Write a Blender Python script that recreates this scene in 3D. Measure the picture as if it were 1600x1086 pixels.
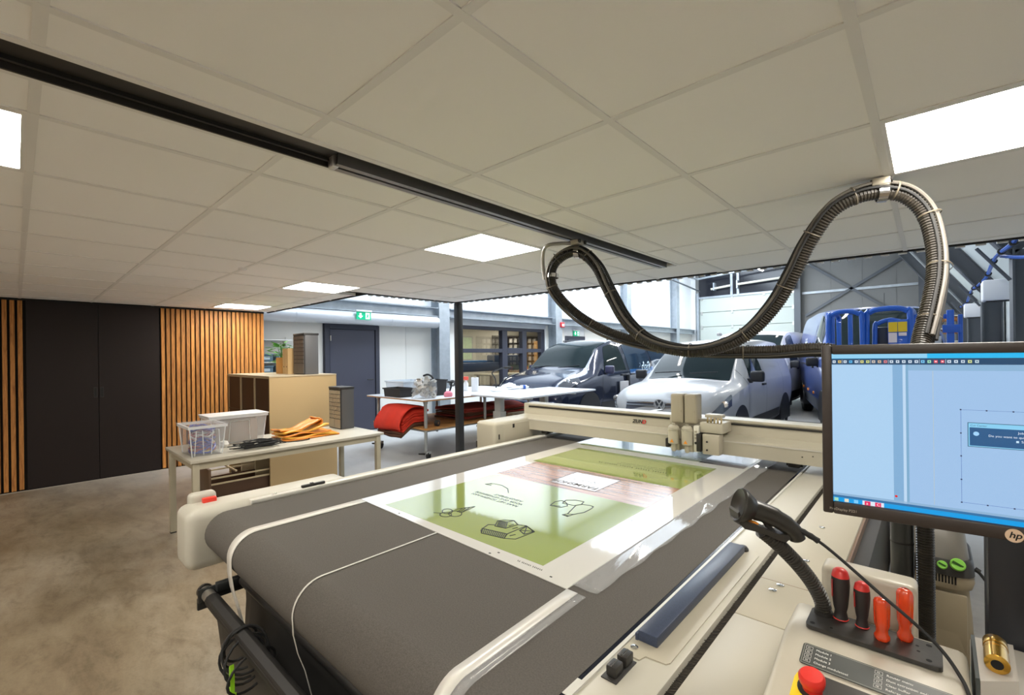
import bpy, bmesh, math, random
from mathutils import Vector, Matrix
random.seed(7)
scene = bpy.context.scene
col = scene.collection
for o in list(bpy.data.objects): bpy.data.objects.remove(o)

# ------------------------------------------------------------------ camera
H = 1.4814            # camera height
ZC = 2.1981           # ceiling height
YAW = 0.7414961; ROLL = -0.0123973; FPX = 711.23
cam_d = bpy.data.cameras.new('camera'); cam = bpy.data.objects.new('camera', cam_d); col.objects.link(cam)
cam_d.sensor_fit = 'HORIZONTAL'; cam_d.sensor_width = 36.0; cam_d.lens = FPX*36.0/1600.0
cam_d.shift_y = 12.2/1600.0; cam_d.clip_start = 0.02; cam_d.clip_end = 200
_f = Vector((-math.sin(YAW), math.cos(YAW), 0)); _r0 = Vector((math.cos(YAW), math.sin(YAW), 0)); _u0 = Vector((0,0,1))
_r = _r0*math.cos(ROLL) + _u0*math.sin(ROLL); _u = -_r0*math.sin(ROLL) + _u0*math.cos(ROLL)
_m = Matrix((( _r.x,_u.x,-_f.x,0),(_r.y,_u.y,-_f.y,0),(_r.z,_u.z,-_f.z,H),(0,0,0,1)))
cam.matrix_world = _m
scene.camera = cam

# ------------------------------------------------------------------ world, exposure
w = bpy.data.worlds.new('daylight'); scene.world = w; w.use_nodes = True
bg = w.node_tree.nodes['Background']; bg.inputs[0].default_value = (0.72,0.86,1.0,1); bg.inputs[1].default_value = 1.5
scene.view_settings.view_transform = 'Standard'; scene.view_settings.look = 'None'
scene.view_settings.exposure = 0.0; scene.view_settings.gamma = 1.0; scene.view_settings.use_curve_mapping = False
def sky_area(name, loc, sx, sy, e, rot=(0,0,0), c=(.78,.89,1.0)):     # daylight falling through a roof light
    l = bpy.data.lights.new(name,'AREA'); l.shape = 'RECTANGLE'; l.size = sx; l.size_y = sy; l.energy = e; l.color = c
    o = bpy.data.objects.new(name, l); o.location = loc; o.rotation_euler = rot; col.objects.link(o); return o
sky_area('roof_light_daylight', (-6.12,12.4,5.62), 2.3, 17, 1230)
PANEL_E = 30.0         # ceiling led panels
HALL_E = 110.0          # hall led tubes

# ------------------------------------------------------------------ materials
MATS = {}
def M(name, c=(.5,.5,.5), rough=.5, metal=0., var=0., vscale=8., bump=0., bscale=60., emit=0., trans=0., alpha=1., coat=0., spec=.5, stretch=(1,1,1), rnd=0., ior=1.45):
    if name in MATS: return MATS[name]
    m = bpy.data.materials.new(name); m.use_nodes = True
    nt = m.node_tree; b = nt.nodes['Principled BSDF']
    def I(k, v): b.inputs[k].default_value = v
    I('Base Color', (*c,1)); I('Roughness', rough); I('Metallic', metal); I('Specular IOR Level', spec); I('IOR', ior)
    if coat: I('Coat Weight', coat); I('Coat Roughness', .04)
    if trans: I('Transmission Weight', trans)
    if alpha < 1: I('Alpha', alpha)
    if emit:
        I('Emission Color', (*c,1)); I('Emission Strength', emit)
        if name.startswith('screen'): I('Base Color', (.01,.01,.012,1))
    tc = None
    def coord():
        nonlocal tc
        if tc is None:
            t = nt.nodes.new('ShaderNodeTexCoord'); mp = nt.nodes.new('ShaderNodeMapping'); mp.inputs['Scale'].default_value = stretch
            nt.links.new(t.outputs['Object'], mp.inputs['Vector']); tc = mp
        return tc.outputs['Vector']
    src = None
    if var:
        n = nt.nodes.new('ShaderNodeTexNoise'); n.inputs['Scale'].default_value = vscale; n.inputs['Detail'].default_value = 6; n.inputs['Roughness'].default_value = .62
        nt.links.new(coord(), n.inputs['Vector'])
        r = nt.nodes.new('ShaderNodeValToRGB'); r.color_ramp.elements[0].position = .3; r.color_ramp.elements[1].position = .7
        r.color_ramp.elements[0].color = (*[max(0,x*(1-var)) for x in c],1); r.color_ramp.elements[1].color = (*[min(1,x*(1+var)) for x in c],1)
        nt.links.new(n.outputs['Fac'], r.inputs['Fac']); src = r.outputs['Color']
        nt.links.new(src, b.inputs['Base Color'])
    if rnd:
        oi = nt.nodes.new('ShaderNodeObjectInfo'); hs = nt.nodes.new('ShaderNodeHueSaturation')
        mr = nt.nodes.new('ShaderNodeMapRange'); mr.inputs['To Min'].default_value = 1-rnd; mr.inputs['To Max'].default_value = 1+rnd
        nt.links.new(oi.outputs['Random'], mr.inputs['Value']); nt.links.new(mr.outputs['Result'], hs.inputs['Value'])
        if src is not None: nt.links.new(src, hs.inputs['Color'])
        else: hs.inputs['Color'].default_value = (*c,1)
        nt.links.new(hs.outputs['Color'], b.inputs['Base Color'])
    if bump:
        n2 = nt.nodes.new('ShaderNodeTexNoise'); n2.inputs['Scale'].default_value = bscale; n2.inputs['Detail'].default_value = 4
        nt.links.new(coord(), n2.inputs['Vector'])
        bp = nt.nodes.new('ShaderNodeBump'); bp.inputs['Strength'].default_value = bump; bp.inputs['Distance'].default_value = .01
        nt.links.new(n2.outputs['Fac'], bp.inputs['Height']); nt.links.new(bp.outputs['Normal'], b.inputs['Normal'])
    m['pb'] = 1
    MATS[name] = m
    return m
def nodes_of(m): return m.node_tree, m.node_tree.nodes['Principled BSDF']

def concrete():
    m = M('concrete_floor', (.3,.25,.18), .42)
    nt, b = nodes_of(m); N = nt.nodes.new; L = nt.links.new
    tc = N('ShaderNodeTexCoord')
    def noise(sc, det, rg, stretch=None, dist=0):
        n = N('ShaderNodeTexNoise'); n.inputs['Scale'].default_value = sc; n.inputs['Detail'].default_value = det; n.inputs['Roughness'].default_value = rg; n.inputs['Distortion'].default_value = dist
        if stretch:
            mp = N('ShaderNodeMapping'); mp.inputs['Scale'].default_value = stretch; mp.inputs['Rotation'].default_value = (0,0,.25)
            L(tc.outputs['Object'], mp.inputs['Vector']); L(mp.outputs['Vector'], n.inputs['Vector'])
        else: L(tc.outputs['Object'], n.inputs['Vector'])
        return n.outputs['Fac']
    def ramp(f, stops):
        r = N('ShaderNodeValToRGB'); e = r.color_ramp.elements
        e[0].position, e[0].color = stops[0][0], (*stops[0][1],1); e[1].position, e[1].color = stops[-1][0], (*stops[-1][1],1)
        for p, c in stops[1:-1]: q = e.new(p); q.color = (*c,1)
        L(f, r.inputs['Fac']); return r.outputs['Color']
    def mix(f, a, c, mode='MIX'):
        x = N('ShaderNodeMix'); x.data_type = 'RGBA'; x.blend_type = mode
        if isinstance(f, float): x.inputs[0].default_value = f
        else: L(f, x.inputs[0])
        L(a, x.inputs[6]); L(c, x.inputs[7]); return x.outputs[2]
    base = ramp(noise(.55, 8, .6, (1,1.9,1), .6), [(.28,(.17,.125,.076)),(.45,(.255,.20,.13)),(.58,(.335,.275,.195)),(.75,(.43,.38,.30))])
    fine = ramp(noise(5, 10, .72, (1,2.2,1), .3), [(.28,(.46,.42,.37)),(.48,(.88,.87,.86)),(.6,(1,1,1)),(.8,(1.0,1.0,1.0))])
    c = mix(.85, base, fine, 'MULTIPLY')
    mid = ramp(noise(1.7, 9, .68, (1,2.6,1), .8), [(.34,(.62,.58,.53)),(.5,(1,1,1)),(.72,(1,1,1))])
    c = mix(.6, c, mid, 'MULTIPLY')
    grit = ramp(noise(60, 4, .7), [(.35,(.80,.80,.80)),(.6,(1,1,1))])
    c = mix(.5, c, grit, 'MULTIPLY')
    # blends to a paler grey away from the work room
    sx = N('ShaderNodeSeparateXYZ'); L(tc.outputs['Object'], sx.inputs[0])
    add = N('ShaderNodeMath'); add.operation = 'MULTIPLY_ADD'; add.inputs[1].default_value = -.28; L(sx.outputs['X'], add.inputs[0]); L(sx.outputs['Y'], add.inputs[2])
    mr = N('ShaderNodeMapRange'); mr.inputs['From Min'].default_value = 2.0; mr.inputs['From Max'].default_value = 5.0; L(add.outputs[0], mr.inputs['Value'])
    hall = ramp(noise(.8, 8, .6, (1,1.5,1), .4), [(.3,(.36,.355,.345)),(.7,(.50,.50,.495))])
    c = mix(mr.outputs['Result'], c, hall)
    L(c, b.inputs['Base Color'])
    rr = N('ShaderNodeMapRange'); rr.inputs['To Min'].default_value = .28; rr.inputs['To Max'].default_value = .5; L(noise(2, 6, .6), rr.inputs['Value']); L(rr.outputs['Result'], b.inputs['Roughness'])
    bp = N('ShaderNodeBump'); bp.inputs['Strength'].default_value = .08; bp.inputs['Distance'].default_value = .01; L(noise(18, 6, .6), bp.inputs['Height']); L(bp.outputs['Normal'], b.inputs['Normal'])
    return m
def wood(name, dark, light, stretch, rnd=.18, rough=.55, scale=3.0):
    if name in MATS: return MATS[name]
    m = M(name, light, rough); nt, b = nodes_of(m); N = nt.nodes.new; L = nt.links.new
    tc = N('ShaderNodeTexCoord'); oi = N('ShaderNodeObjectInfo'); mp = N('ShaderNodeMapping'); mp.inputs['Scale'].default_value = stretch
    va = N('ShaderNodeVectorMath'); va.operation = 'MULTIPLY_ADD'; va.inputs[1].default_value = (37,91,53)
    cr = N('ShaderNodeCombineXYZ'); L(oi.outputs['Random'], cr.inputs[0]); L(oi.outputs['Random'], cr.inputs[1]); L(oi.outputs['Random'], cr.inputs[2])
    L(cr.outputs[0], va.inputs[0]); L(tc.outputs['Object'], va.inputs[2]); L(va.outputs[0], mp.inputs['Vector'])
    n = N('ShaderNodeTexNoise'); n.inputs['Scale'].default_value = scale; n.inputs['Detail'].default_value = 7; n.inputs['Roughness'].default_value = .65; n.inputs['Distortion'].default_value = 1.2
    L(mp.outputs['Vector'], n.inputs['Vector'])
    r = N('ShaderNodeValToRGB'); e = r.color_ramp.elements; e[0].position = .32; e[0].color = (*dark,1); e[1].position = .62; e[1].color = (*light,1)
    L(n.outputs['Fac'], r.inputs['Fac'])
    hs = N('ShaderNodeHueSaturation'); mr = N('ShaderNodeMapRange'); mr.inputs['To Min'].default_value = 1-rnd; mr.inputs['To Max'].default_value = 1+rnd
    L(oi.outputs['Random'], mr.inputs['Value']); L(mr.outputs['Result'], hs.inputs['Value']); L(r.outputs['Color'], hs.inputs['Color']); L(hs.outputs['Color'], b.inputs['Base Color'])
    return m

# ------------------------------------------------------------------ mesh helper
WL = {}   # world offset of every parent
def V(p): return Vector(p)
class MB:
    def __init__(s): s.bm = bmesh.new()
    def box(s, a, b, r=0., seg=2):
        a = V(a); b = V(b); c = (a+b)/2; d = b-a
        g = bmesh.ops.create_cube(s.bm, size=1, matrix=Matrix.Translation(c) @ Matrix.Diagonal((abs(d.x),abs(d.y),abs(d.z),1)))
        if r > 0:
            es = list({e for v in g['verts'] for e in v.link_edges})
            bmesh.ops.bevel(s.bm, geom=es, offset=r, segments=seg, affect='EDGES', profile=.5, clamp_overlap=True)
        return s
    def obox(s, c, ax, ay, az, r=0., seg=2):      # oriented box: centre + half axes
        m = Matrix(((ax[0],ay[0],az[0],c[0]),(ax[1],ay[1],az[1],c[1]),(ax[2],ay[2],az[2],c[2]),(0,0,0,1)))
        g = bmesh.ops.create_cube(s.bm, size=2, matrix=m)
        if r > 0:
            es = list({e for v in g['verts'] for e in v.link_edges})
            bmesh.ops.bevel(s.bm, geom=es, offset=r, segments=seg, affect='EDGES', profile=.5, clamp_overlap=True)
        return s
    def rings(s, rings, closed=True, cap=True, loop=False):
        vs = [[s.bm.verts.new(p) for p in r] for r in rings]
        n = len(vs[0]); k = n if closed else n-1
        m = len(vs) if loop else len(vs)-1
        for i in range(m):
            A = vs[i]; B = vs[(i+1) % len(vs)]
            for j in range(k):
                try: s.bm.faces.new((A[j],A[(j+1)%n],B[(j+1)%n],B[j]))
                except ValueError: pass
        if cap and not loop and closed:
            for r in (vs[0][::-1], vs[-1]):
                try: s.bm.faces.new(r)
                except ValueError: pass
        return s
    def cyl(s, p0, p1, r0, r1=None, n=16, cap=True):
        p0 = V(p0); p1 = V(p1); r1 = r0 if r1 is None else r1
        return s.lathe([(r0,0),(r1,1)], p0, p1-p0, n, cap, unit=True)
    def lathe(s, prof, o, axis, n=20, cap=True, unit=False):
        o = V(o); ax = V(axis); L_ = ax.length if unit else 1.; ax = ax.normalized()
        t = Vector((0,0,1)) if abs(ax.z) < .9 else Vector((1,0,0)); u = ax.cross(t).normalized(); v = ax.cross(u)
        R = [[o + ax*(h*L_) + (u*math.cos(2*math.pi*k/n) + v*math.sin(2*math.pi*k/n))*max(r,1e-5) for k in range(n)] for r, h in prof]
        return s.rings(R, True, cap)
    def tube(s, pts, r, n=8, closed=False, cap=True):
        P = [V(p) for p in pts]; R = []; pn = None
        for i, p in enumerate(P):
            if closed: t = (P[(i+1)%len(P)] - P[i-1])
            else: t = (P[min(i+1,len(P)-1)] - P[max(i-1,0)])
            t = t.normalized() if t.length > 1e-9 else Vector((0,0,1))
            if pn is None:
                a = Vector((0,0,1)) if abs(t.z) < .9 else Vector((1,0,0)); pn = t.cross(a).normalized()
            else:
                pn = pn - t*pn.dot(t); pn = pn.normalized() if pn.length > 1e-6 else t.orthogonal().normalized()
            bn = t.cross(pn); rr = r[i] if isinstance(r,(list,tuple)) else r
            R.append([p + (pn*math.cos(2*math.pi*k/n) + bn*math.sin(2*math.pi*k/n))*rr for k in range(n)])
        return s.rings(R, True, cap, closed)
    def prism(s, poly, f, a, b):      # poly: 2d points, f(u,v,w)->3d, extruded in w from a to b
        return s.rings([[V(f(u,v,a)) for u,v in poly], [V(f(u,v,b)) for u,v in poly]])
    def face(s, pts):
        s.bm.faces.new([s.bm.verts.new(p) for p in pts]); return s
    def ribbon(s, pts, wd, nrm=(0,0,1), th=.0006):   # flat drawn line with thickness
        n_ = V(nrm).normalized(); P = [V(p) for p in pts]
        for a, b in zip(P[:-1], P[1:]):
            d = b-a
            if d.length < 1e-6: continue
            d.normalize(); sd = d.cross(n_)*wd/2; e = d*wd*.3
            q = [a-e-sd, b+e-sd, b+e+sd, a-e+sd]
            s.rings([q, [x+n_*th for x in q]])
        return s
    def sheet(s, grid, th=0.):        # grid of points -> surface, optional thickness by solidify later
        s.rings(grid, False, False); return s
    def build(s, name, mat, parent=None, smooth=False, ang=35, off=None, kind=None, label=None, solid=0., local=False, sub=0):
        bm = s.bm
        bmesh.ops.recalc_face_normals(bm, faces=bm.faces)
        me = bpy.data.meshes.new(name)
        o = V((0,0,0))
        if parent is not None and not local: o = WL.get(parent.name, Vector((0,0,0)))
        if off is not None: o = V(off)
        if o.length: bmesh.ops.translate(bm, verts=bm.verts, vec=-o)
        bm.to_mesh(me); bm.free()
        if smooth:
            for p in me.polygons: p.use_smooth = True
            me.set_sharp_from_angle(angle=math.radians(ang))
        ob = bpy.data.objects.new(name, me); col.objects.link(ob)
        if mat: me.materials.append(mat)
        if parent is not None:
            ob.parent = parent; WL[ob.name] = WL.get(parent.name, Vector((0,0,0)))
        elif off is not None:
            ob.location = o; WL[ob.name] = V(off)
        else: WL[ob.name] = Vector((0,0,0))
        if kind: ob['kind'] = kind
        if label: ob['label'] = label
        if solid:
            md = ob.modifiers.new('solid','SOLIDIFY'); md.thickness = solid; md.offset = 0
        if sub:
            md = ob.modifiers.new('sub','SUBSURF'); md.levels = sub; md.render_levels = sub
        return ob
def thing(name, label, cat, loc, group=None, rz=0.):
    o = bpy.data.objects.new(name, None); col.objects.link(o); o.location = loc; o.rotation_euler = (0,0,rz)
    o.empty_display_size = .05
    o['label'] = label; o['category'] = cat
    if group: o['group'] = group
    WL[o.name] = V(loc); return o
def tag(o, label, cat, group=None):
    o['label'] = label; o['category'] = cat
    if group: o['group'] = group
    return o
def struct(name, mb, mat, **k):
    k.setdefault('off', None); o = mb.build(name, mat, **k); o['kind'] = 'structure'; return o
def box(a, b, r=0., seg=2): return MB().box(a, b, r, seg)
def part(name, mat, parent, a, b, r=0., seg=2, **k): return box(a, b, r, seg).build(name, mat, parent, smooth=r > 0, **k)
TEXTS = []
def text(name, body, size, mat, parent, origin, xd, yd, align='LEFT', off=None, th=.0008, bold=0., local=False):
    TEXTS.append((name, body, size, mat, parent, V(origin), V(xd).normalized(), V(yd).normalized(), align, th, bold, local))
def flush_texts():
    made = []
    for T in TEXTS:
        cu = bpy.data.curves.new(T[0],'FONT'); cu.body = T[1]; cu.size = T[2]; cu.align_x = T[8]; cu.offset = T[10]; cu.resolution_u = 3; cu.extrude = .0
        ob = bpy.data.objects.new(T[0]+'_src', cu); col.objects.link(ob); made.append(ob)
    bpy.context.view_layer.update(); dg = bpy.context.evaluated_depsgraph_get()
    for ob, T in zip(made, TEXTS):
        me = bpy.data.meshes.new_from_object(ob.evaluated_get(dg)); bm = bmesh.new(); bm.from_mesh(me); bpy.data.meshes.remove(me)
        n = T[6].cross(T[7])
        for v in bm.verts: v.co = T[5] + T[6]*v.co.x + T[7]*v.co.y
        if T[9]:
            g = bmesh.ops.extrude_face_region(bm, geom=list(bm.faces)); bmesh.ops.translate(bm, verts=[v for v in g['geom'] if isinstance(v, bmesh.types.BMVert)], vec=n*T[9])
        mb = MB(); mb.bm.free(); mb.bm = bm; mb.build(T[0], T[3], T[4], local=T[11])
    for ob in made:
        cu = ob.data; bpy.data.objects.remove(ob); bpy.data.curves.remove(cu)
def clip(poly, nx, ny, c):            # keep nx*x+ny*y<=c
    out = []
    for i in range(len(poly)):
        a = poly[i]; b = poly[(i+1)%len(poly)]; da = nx*a[0]+ny*a[1]-c; db = nx*b[0]+ny*b[1]-c
        if da <= 0: out.append(a)
        if (da < 0) != (db < 0) and da != db:
            t = da/(da-db); out.append((a[0]+(b[0]-a[0])*t, a[1]+(b[1]-a[1])*t))
    return out
def area(p): return abs(sum(p[i][0]*p[(i+1)%len(p)][1]-p[(i+1)%len(p)][0]*p[i][1] for i in range(len(p))))/2
def catmull(P, k=6):
    P = [V(p) for p in P]; out = []
    for i in range(len(P)-1):
        p0 = P[max(i-1,0)]; p1 = P[i]; p2 = P[i+1]; p3 = P[min(i+2,len(P)-1)]
        for j in range(k):
            t = j/k; out.append(.5*((2*p1)+(p2-p0)*t+(2*p0-5*p1+4*p2-p3)*t*t+(3*p1-p0-3*p2+p3)*t**3))
    out.append(P[-1]); return out
def resample(P, step):
    out = [P[0].copy()]; acc = 0.
    for a, b in zip(P[:-1], P[1:]):
        L_ = (b-a).length; 
        if L_ < 1e-9: continue
        d = step-acc
        while d <= L_:
            out.append(a+(b-a)*(d/L_)); d += step
        acc = L_-(d-step)
    return out
XYZ = lambda u,v,w_: (u,v,w_)
XZ = lambda u,v,w_: (u,w_,v)
YZ = lambda u,v,w_: (w_,u,v)

white_p = M('white_paint', (.86,.86,.85), .55)
black_m = M('black_metal', (.018,.017,.016), .45)
black_p = M('black_plastic', (.022,.02,.018), .42)
beige = M('machine_beige', (.42,.385,.30), .42)
beige_l = M('machine_light', (.47,.45,.38), .4)
grey_st = M('galvanised_steel', (.42,.46,.50), .42, .55, var=.12, vscale=6)
dk_st = M('dark_steel', (.11,.12,.135), .5, .4)
alu = M('aluminium', (.62,.61,.58), .35, .85)
chrome = M('chrome', (.75,.75,.76), .12, 1.)
anth = M('anthracite_frame', (.045,.048,.068), .45)
glass = M('pane_glass', (.9,.95,.96), .02, trans=1., alpha=.25, ior=1.1)
rubber = M('rubber', (.02,.02,.02), .75)
# ================================================================== SETTING
floor_m = concrete()
struct('floor', MB().box((-15,-4.5,-.1),(3.2,24,0)), floor_m)
tile_m = M('ceiling_tile_white', (.93,.92,.89), .85, bump=.05, bscale=400)
grid_m = M('ceiling_grid_white', (.81,.80,.77), .5)
GX = -.7188; GY = .0417; S = .6
def edgeY(x): return 4.0+(x+4.69)*.0755
ceil = struct('ceiling', MB().box((-7.75,-4.2,ZC+.045),(2.6,2.69,ZC+.07)).prism([(-4.69,2.69),(2.6,2.69),(2.6,edgeY(2.6)),(-4.69,4.0)], XYZ, ZC+.045, ZC+.07), M('plenum_dark', (.03,.03,.03), .9))
LIGHTS = {(-2,3),(2,3),(6,3),(10,3),(2,-1),(-2,-1),(2,-5),(-2,-5),(6,-5)}
def tiles():
    for i in range(-5,13):
        for j in range(-7,8):
            if (i,j) in LIGHTS: continue
            x1 = GX-i*S; x0 = x1-S; y0 = GY+j*S; y1 = y0+S; e = .011
            # cell i spans X from GX-(i+1)S to GX-iS
            p = [(x0+e,y0+e),(x1-e,y0+e),(x1-e,y1-e),(x0+e,y1-e)]
            p = clip(p,-1,0,7.62); p = clip(p,1,0,2.55); p = clip(p,0,-1,4.15)
            if x1 <= -4.3 and y1 > 2.69:
                if x0 >= -4.69-.3 and x1 > -4.69: p = clip(p,-1,0,4.67)
                else: p = clip(p,0,1,2.67)
            p = clip(p,-.0755,1,4.0+4.69*.0755-.02)
            pcs = [p]
            if x0 < -1.6 < x1 and y0 < 3.6: pcs = [clip(p,1,0,-1.672), clip(p,-1,0,1.498)]
            for q in pcs:
                if len(q) < 3 or area(q) < .002: continue
                cx = sum(a for a,_ in q)/len(q); cy = sum(b for _,b in q)/len(q)
                MB().prism(q, XYZ, ZC+.004, ZC+.02).build('ceiling_tile', tile_m, ceil)
tiles()
for i in range(-5,13):                       # main runners
    x = GX-i*S
    if x < -7.6: continue
    y1 = 2.68 if x < -4.69 else edgeY(x)-.01
    part('grid_runner', grid_m, ceil, (x-.012,-4.15,ZC), (x+.012,y1,ZC+.03))
for j in range(-7,8):                        # cross runners
    y = GY+j*S
    if y > 4.35: continue
    xa = -7.62 if y < 2.69 else max(-4.67, (y-4.0)/.0755-4.69+.1)
    segs = [(xa,-1.672),(-1.498,2.55)] if y < 3.6 else [(xa,2.55)]
    for a,b in segs:
        if b > a: part('grid_runner', grid_m, ceil, (a,y-.012,ZC+.0005), (b,y+.012,ZC+.03))
for a,b in ((-1.685,-1.66),(-1.51,-1.485)): part('grid_runner', grid_m, ceil, (a,-4.15,ZC-.001), (b,3.66,ZC+.03))
# mezzanine deck above the ceiling and its dark edge
deck_m = M('deck_dark', (.02,.02,.02), .7)
struct('trim_1', MB().prism([(-7.7,2.69),(-4.69,2.69),(-4.69,2.72),(-7.7,2.72)], XYZ, ZC-.004, ZC+.26).prism([(-4.72,2.69),(-4.69,2.69),(-4.69,4.0),(-4.72,4.0)], XYZ, ZC-.004, ZC+.26).prism([(-4.72,4.0),(2.6,edgeY(2.6)),(2.6,edgeY(2.6)+.03),(-4.72,4.03)], XYZ, ZC-.004, ZC+.26), deck_m)
struct('trim_2', MB().box((-8.4,-4.3,ZC+.26),(2.7,2.74,ZC+.42)).prism([(-4.74,2.74),(2.7,2.74),(2.7,edgeY(2.7)+.03),(-4.74,4.04)], XYZ, ZC+.26, ZC+.42), M('mezzanine_slab', (.45,.45,.44), .8))
teeth = MB()
x = -4.66
while x < 2.5:
    y = edgeY(x)+.034; teeth.box((x,y,ZC-.012),(x+.05,y+.03,ZC+.03)); x += .1
y = 2.75
while y < 3.98:
    teeth.box((-4.755,y,ZC-.012),(-4.725,y+.05,ZC+.03)); y += .1
struct('trim_3', teeth, M('deck_profile_white', (.8,.82,.84), .5))

# ---- ceiling led panels
lit = M('led_diffuser', (1.0,.945,.855), .4, emit=PANEL_E)
frame_w = M('panel_frame_white', (.8,.8,.78), .4)
LBL = {(-2,3):'bright square ceiling light panel beside the top of the hose arch', (2,3):'bright square ceiling light panel beside the black ceiling track',
       (6,3):'small-looking square ceiling light panel, between the green exit sign and the track', (10,3):'far square ceiling light panel above the slatted wall', (2,-1):'square ceiling light panel cut off by the left picture edge'}
for (i,j) in sorted(LIGHTS):
    x1 = GX-i*S-.012; x0 = x1-S+.024; y0 = GY+j*S+.012; y1 = y0+S-.024
    t = thing('ceiling_light', LBL.get((i,j),'square ceiling light panel behind the camera'), 'ceiling light', ((x0+x1)/2,(y0+y1)/2,ZC+.004), 'square led panels in the suspended ceiling')
    f = .012
    MB().box((x0,y0,ZC+.001),(x0+f,y1,ZC+.03)).box((x1-f,y0,ZC+.001),(x1,y1,ZC+.03)).box((x0+f,y0,ZC+.001),(x1-f,y0+f,ZC+.03)).box((x0+f,y1-f,ZC+.001),(x1-f,y1,ZC+.03)).build('frame', frame_w, t)
    part('diffuser', lit, t, (x0+f,y0+f,ZC+.004),(x1-f,y1-f,ZC+.012))
# smoke head / sprinkler mark
tag(MB().lathe([(.03,.0),(.03,.012),(.024,.018)], (-4.02,1.23,ZC+.004), (0,0,-1), 14).build('ceiling_sensor', frame_w, smooth=True), 'tiny round white sensor on a ceiling tile left of the lights', 'sensor')

# ---- ceiling track
tr = thing('ceiling_track', 'black recessed ceiling channel with an aluminium sliding track', 'ceiling track', (-1.58,1.6,ZC))
MB().box((-1.66,-4.1,ZC+.045),(-1.51,3.66,ZC+.055)).box((-1.664,-4.1,ZC-.002),(-1.656,3.66,ZC+.05)).box((-1.514,-4.1,ZC+.0),(-1.508,3.66,ZC+.05)).box((-1.66,3.655,ZC),(-1.51,3.66,ZC+.05)).build('channel', M('channel_black', (.028,.025,.022), .5), tr)
part('cover_strip', M('channel_black'), tr, (-1.654,-4.1,ZC+.022),(-1.514,.79,ZC+.044))
MB().box((-1.64,-4.1,ZC+.01),(-1.628,.79,ZC+.03)).build('lip', black_m, tr)
rail = MB().box((-1.648,.8,ZC-.012),(-1.643,3.62,ZC+.044)).box((-1.585,.8,ZC-.012),(-1.58,3.62,ZC+.044)).box((-1.648,.8,ZC+.036),(-1.58,3.62,ZC+.044)).box((-1.643,.8,ZC-.012),(-1.622,3.62,ZC-.008)).box((-1.606,.8,ZC-.012),(-1.585,3.62,ZC-.008))
rail.build('sliding_rail', M('track_alu', (.30,.29,.27), .4, .7), tr)
part('end_block', alu, tr, (-1.64,.79,ZC-.016),(-1.6,.815,ZC+.03), .004)

# ---- slatted wall with double door
wx = -7.66
back = struct('wall_left', MB().box((wx-.12,-4.2,0),(wx,2.62,ZC+.03)), M('backing_black', (.012,.011,.01), .8))
slat_m = wood('slat_wood', (.22,.075,.016), (.58,.255,.06), (30,30,1.6), .22, .55, 2.2)
me_cache = {}
def slats(y0, y1, n):
    p = (y1-y0)/n
    for k in range(n):
        y = y0+p*(k+.5)+random.uniform(-.002,.002); wd = .0195+random.uniform(-.0015,.0015)
        dz = random.uniform(0,.01); dx = random.uniform(0,.004)
        MB().box((-.0+wx,y-wd,.012+dz),(wx+.034+dx,y+wd,ZC-.022)).build('slat', slat_m, back)
slats(1.325, 2.625, 23)
slats(-4.1, .072, 70)
MB().box((wx+.036,-4.1,0),(wx+.05,2.6,.004)).build('floor_strip', M('joint_pale', (.5,.46,.38), .7), back)
MB().box((wx+.0,-4.1,ZC-.02),(wx+.045,2.62,ZC+.0)).build('top_batten', M('backing_black'), back)
door_m = M('door_dark_brown', (.020,.0145,.0135), .45, spec=.25)
dr = struct('door_1', MB().box((wx,.082,0),(wx+.008,1.318,ZC-.003)), M('backing_black'))
for a,b in ((.086,.700),(.704,1.314)): MB().box((wx+.008,a,.012),(wx+.03,b,ZC-.004), .002, 1).build('door_leaf', door_m, dr)
for a,b in ((.655,.688),(.716,.749)):
    h = MB().box((wx+.03,a,1.02),(wx+.034,b,1.15), .001, 1).build('recessed_handle', black_p, dr)
    MB().box((wx+.034,a+.006,1.03),(wx+.0355,b-.006,1.14)).build('handle_cup', M('cup_black', (.006,.006,.006), .6), h)
# unseen enclosing walls of the room, plain plaster
struct('wall_back', MB().box((-7.8,-4.4,0),(2.7,-4.2,ZC+.3)), white_p)
struct('wall_right', MB().box((2.55,-4.4,0),(2.7,5.2,ZC+.3)), white_p)
# post under the ceiling corner
pst = thing('steel_post', 'slim black square steel post carrying the ceiling corner', 'post', (-4.655,4.03,0))
part('shaft', black_m, pst, (-4.70,3.985,.008),(-4.615,4.07,ZC-.01), .006)
part('foot_plate', black_m, pst, (-4.73,3.95,0),(-4.58,4.11,.009))
# ================================================================== HALL
HX = -8.42
hallw = M('hall_wall_white', (.80,.81,.82), .5, var=.03, vscale=1.5)
hall_lo = M('hall_wall_cream', (.80,.79,.75), .55)
wl = struct('wall_hall_left', MB().box((HX-.2,2.5,0),(HX,7.2,5.6)).box((HX-.2,7.2,2.24),(HX,10.66,5.6)).box((HX-.2,7.2,0),(HX,10.66,.55)).box((HX-.2,10.66,0),(HX,22.2,5.6)), hallw)
for k in range(17):                          # sandwich panels, a joint every metre
    y0 = 2.62+k*1.15; y1 = y0+1.14
    MB().box((HX,y0,2.62),(HX+.012,min(y1,22),5.58)).build('wall_panel', hallw, wl)
for y0,y1 in ((2.62,3.9),(5.1,5.75),(5.76,6.42),(6.75,7.18),(10.7,11.6),(12.75,13.9),(13.92,15.0),(15.02,17.2),(17.22,19.4),(19.42,22)):
    MB().box((HX,y0,.02),(HX+.01,y1,2.36)).build('wall_panel', hall_lo, wl)
struct('baseboard_hall', MB().box((HX,5.1,0),(HX+.02,22,.1)), M('skirting_grey', (.35,.36,.38), .6))
roof_w = M('roof_liner', (.72,.74,.76), .7)
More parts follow.
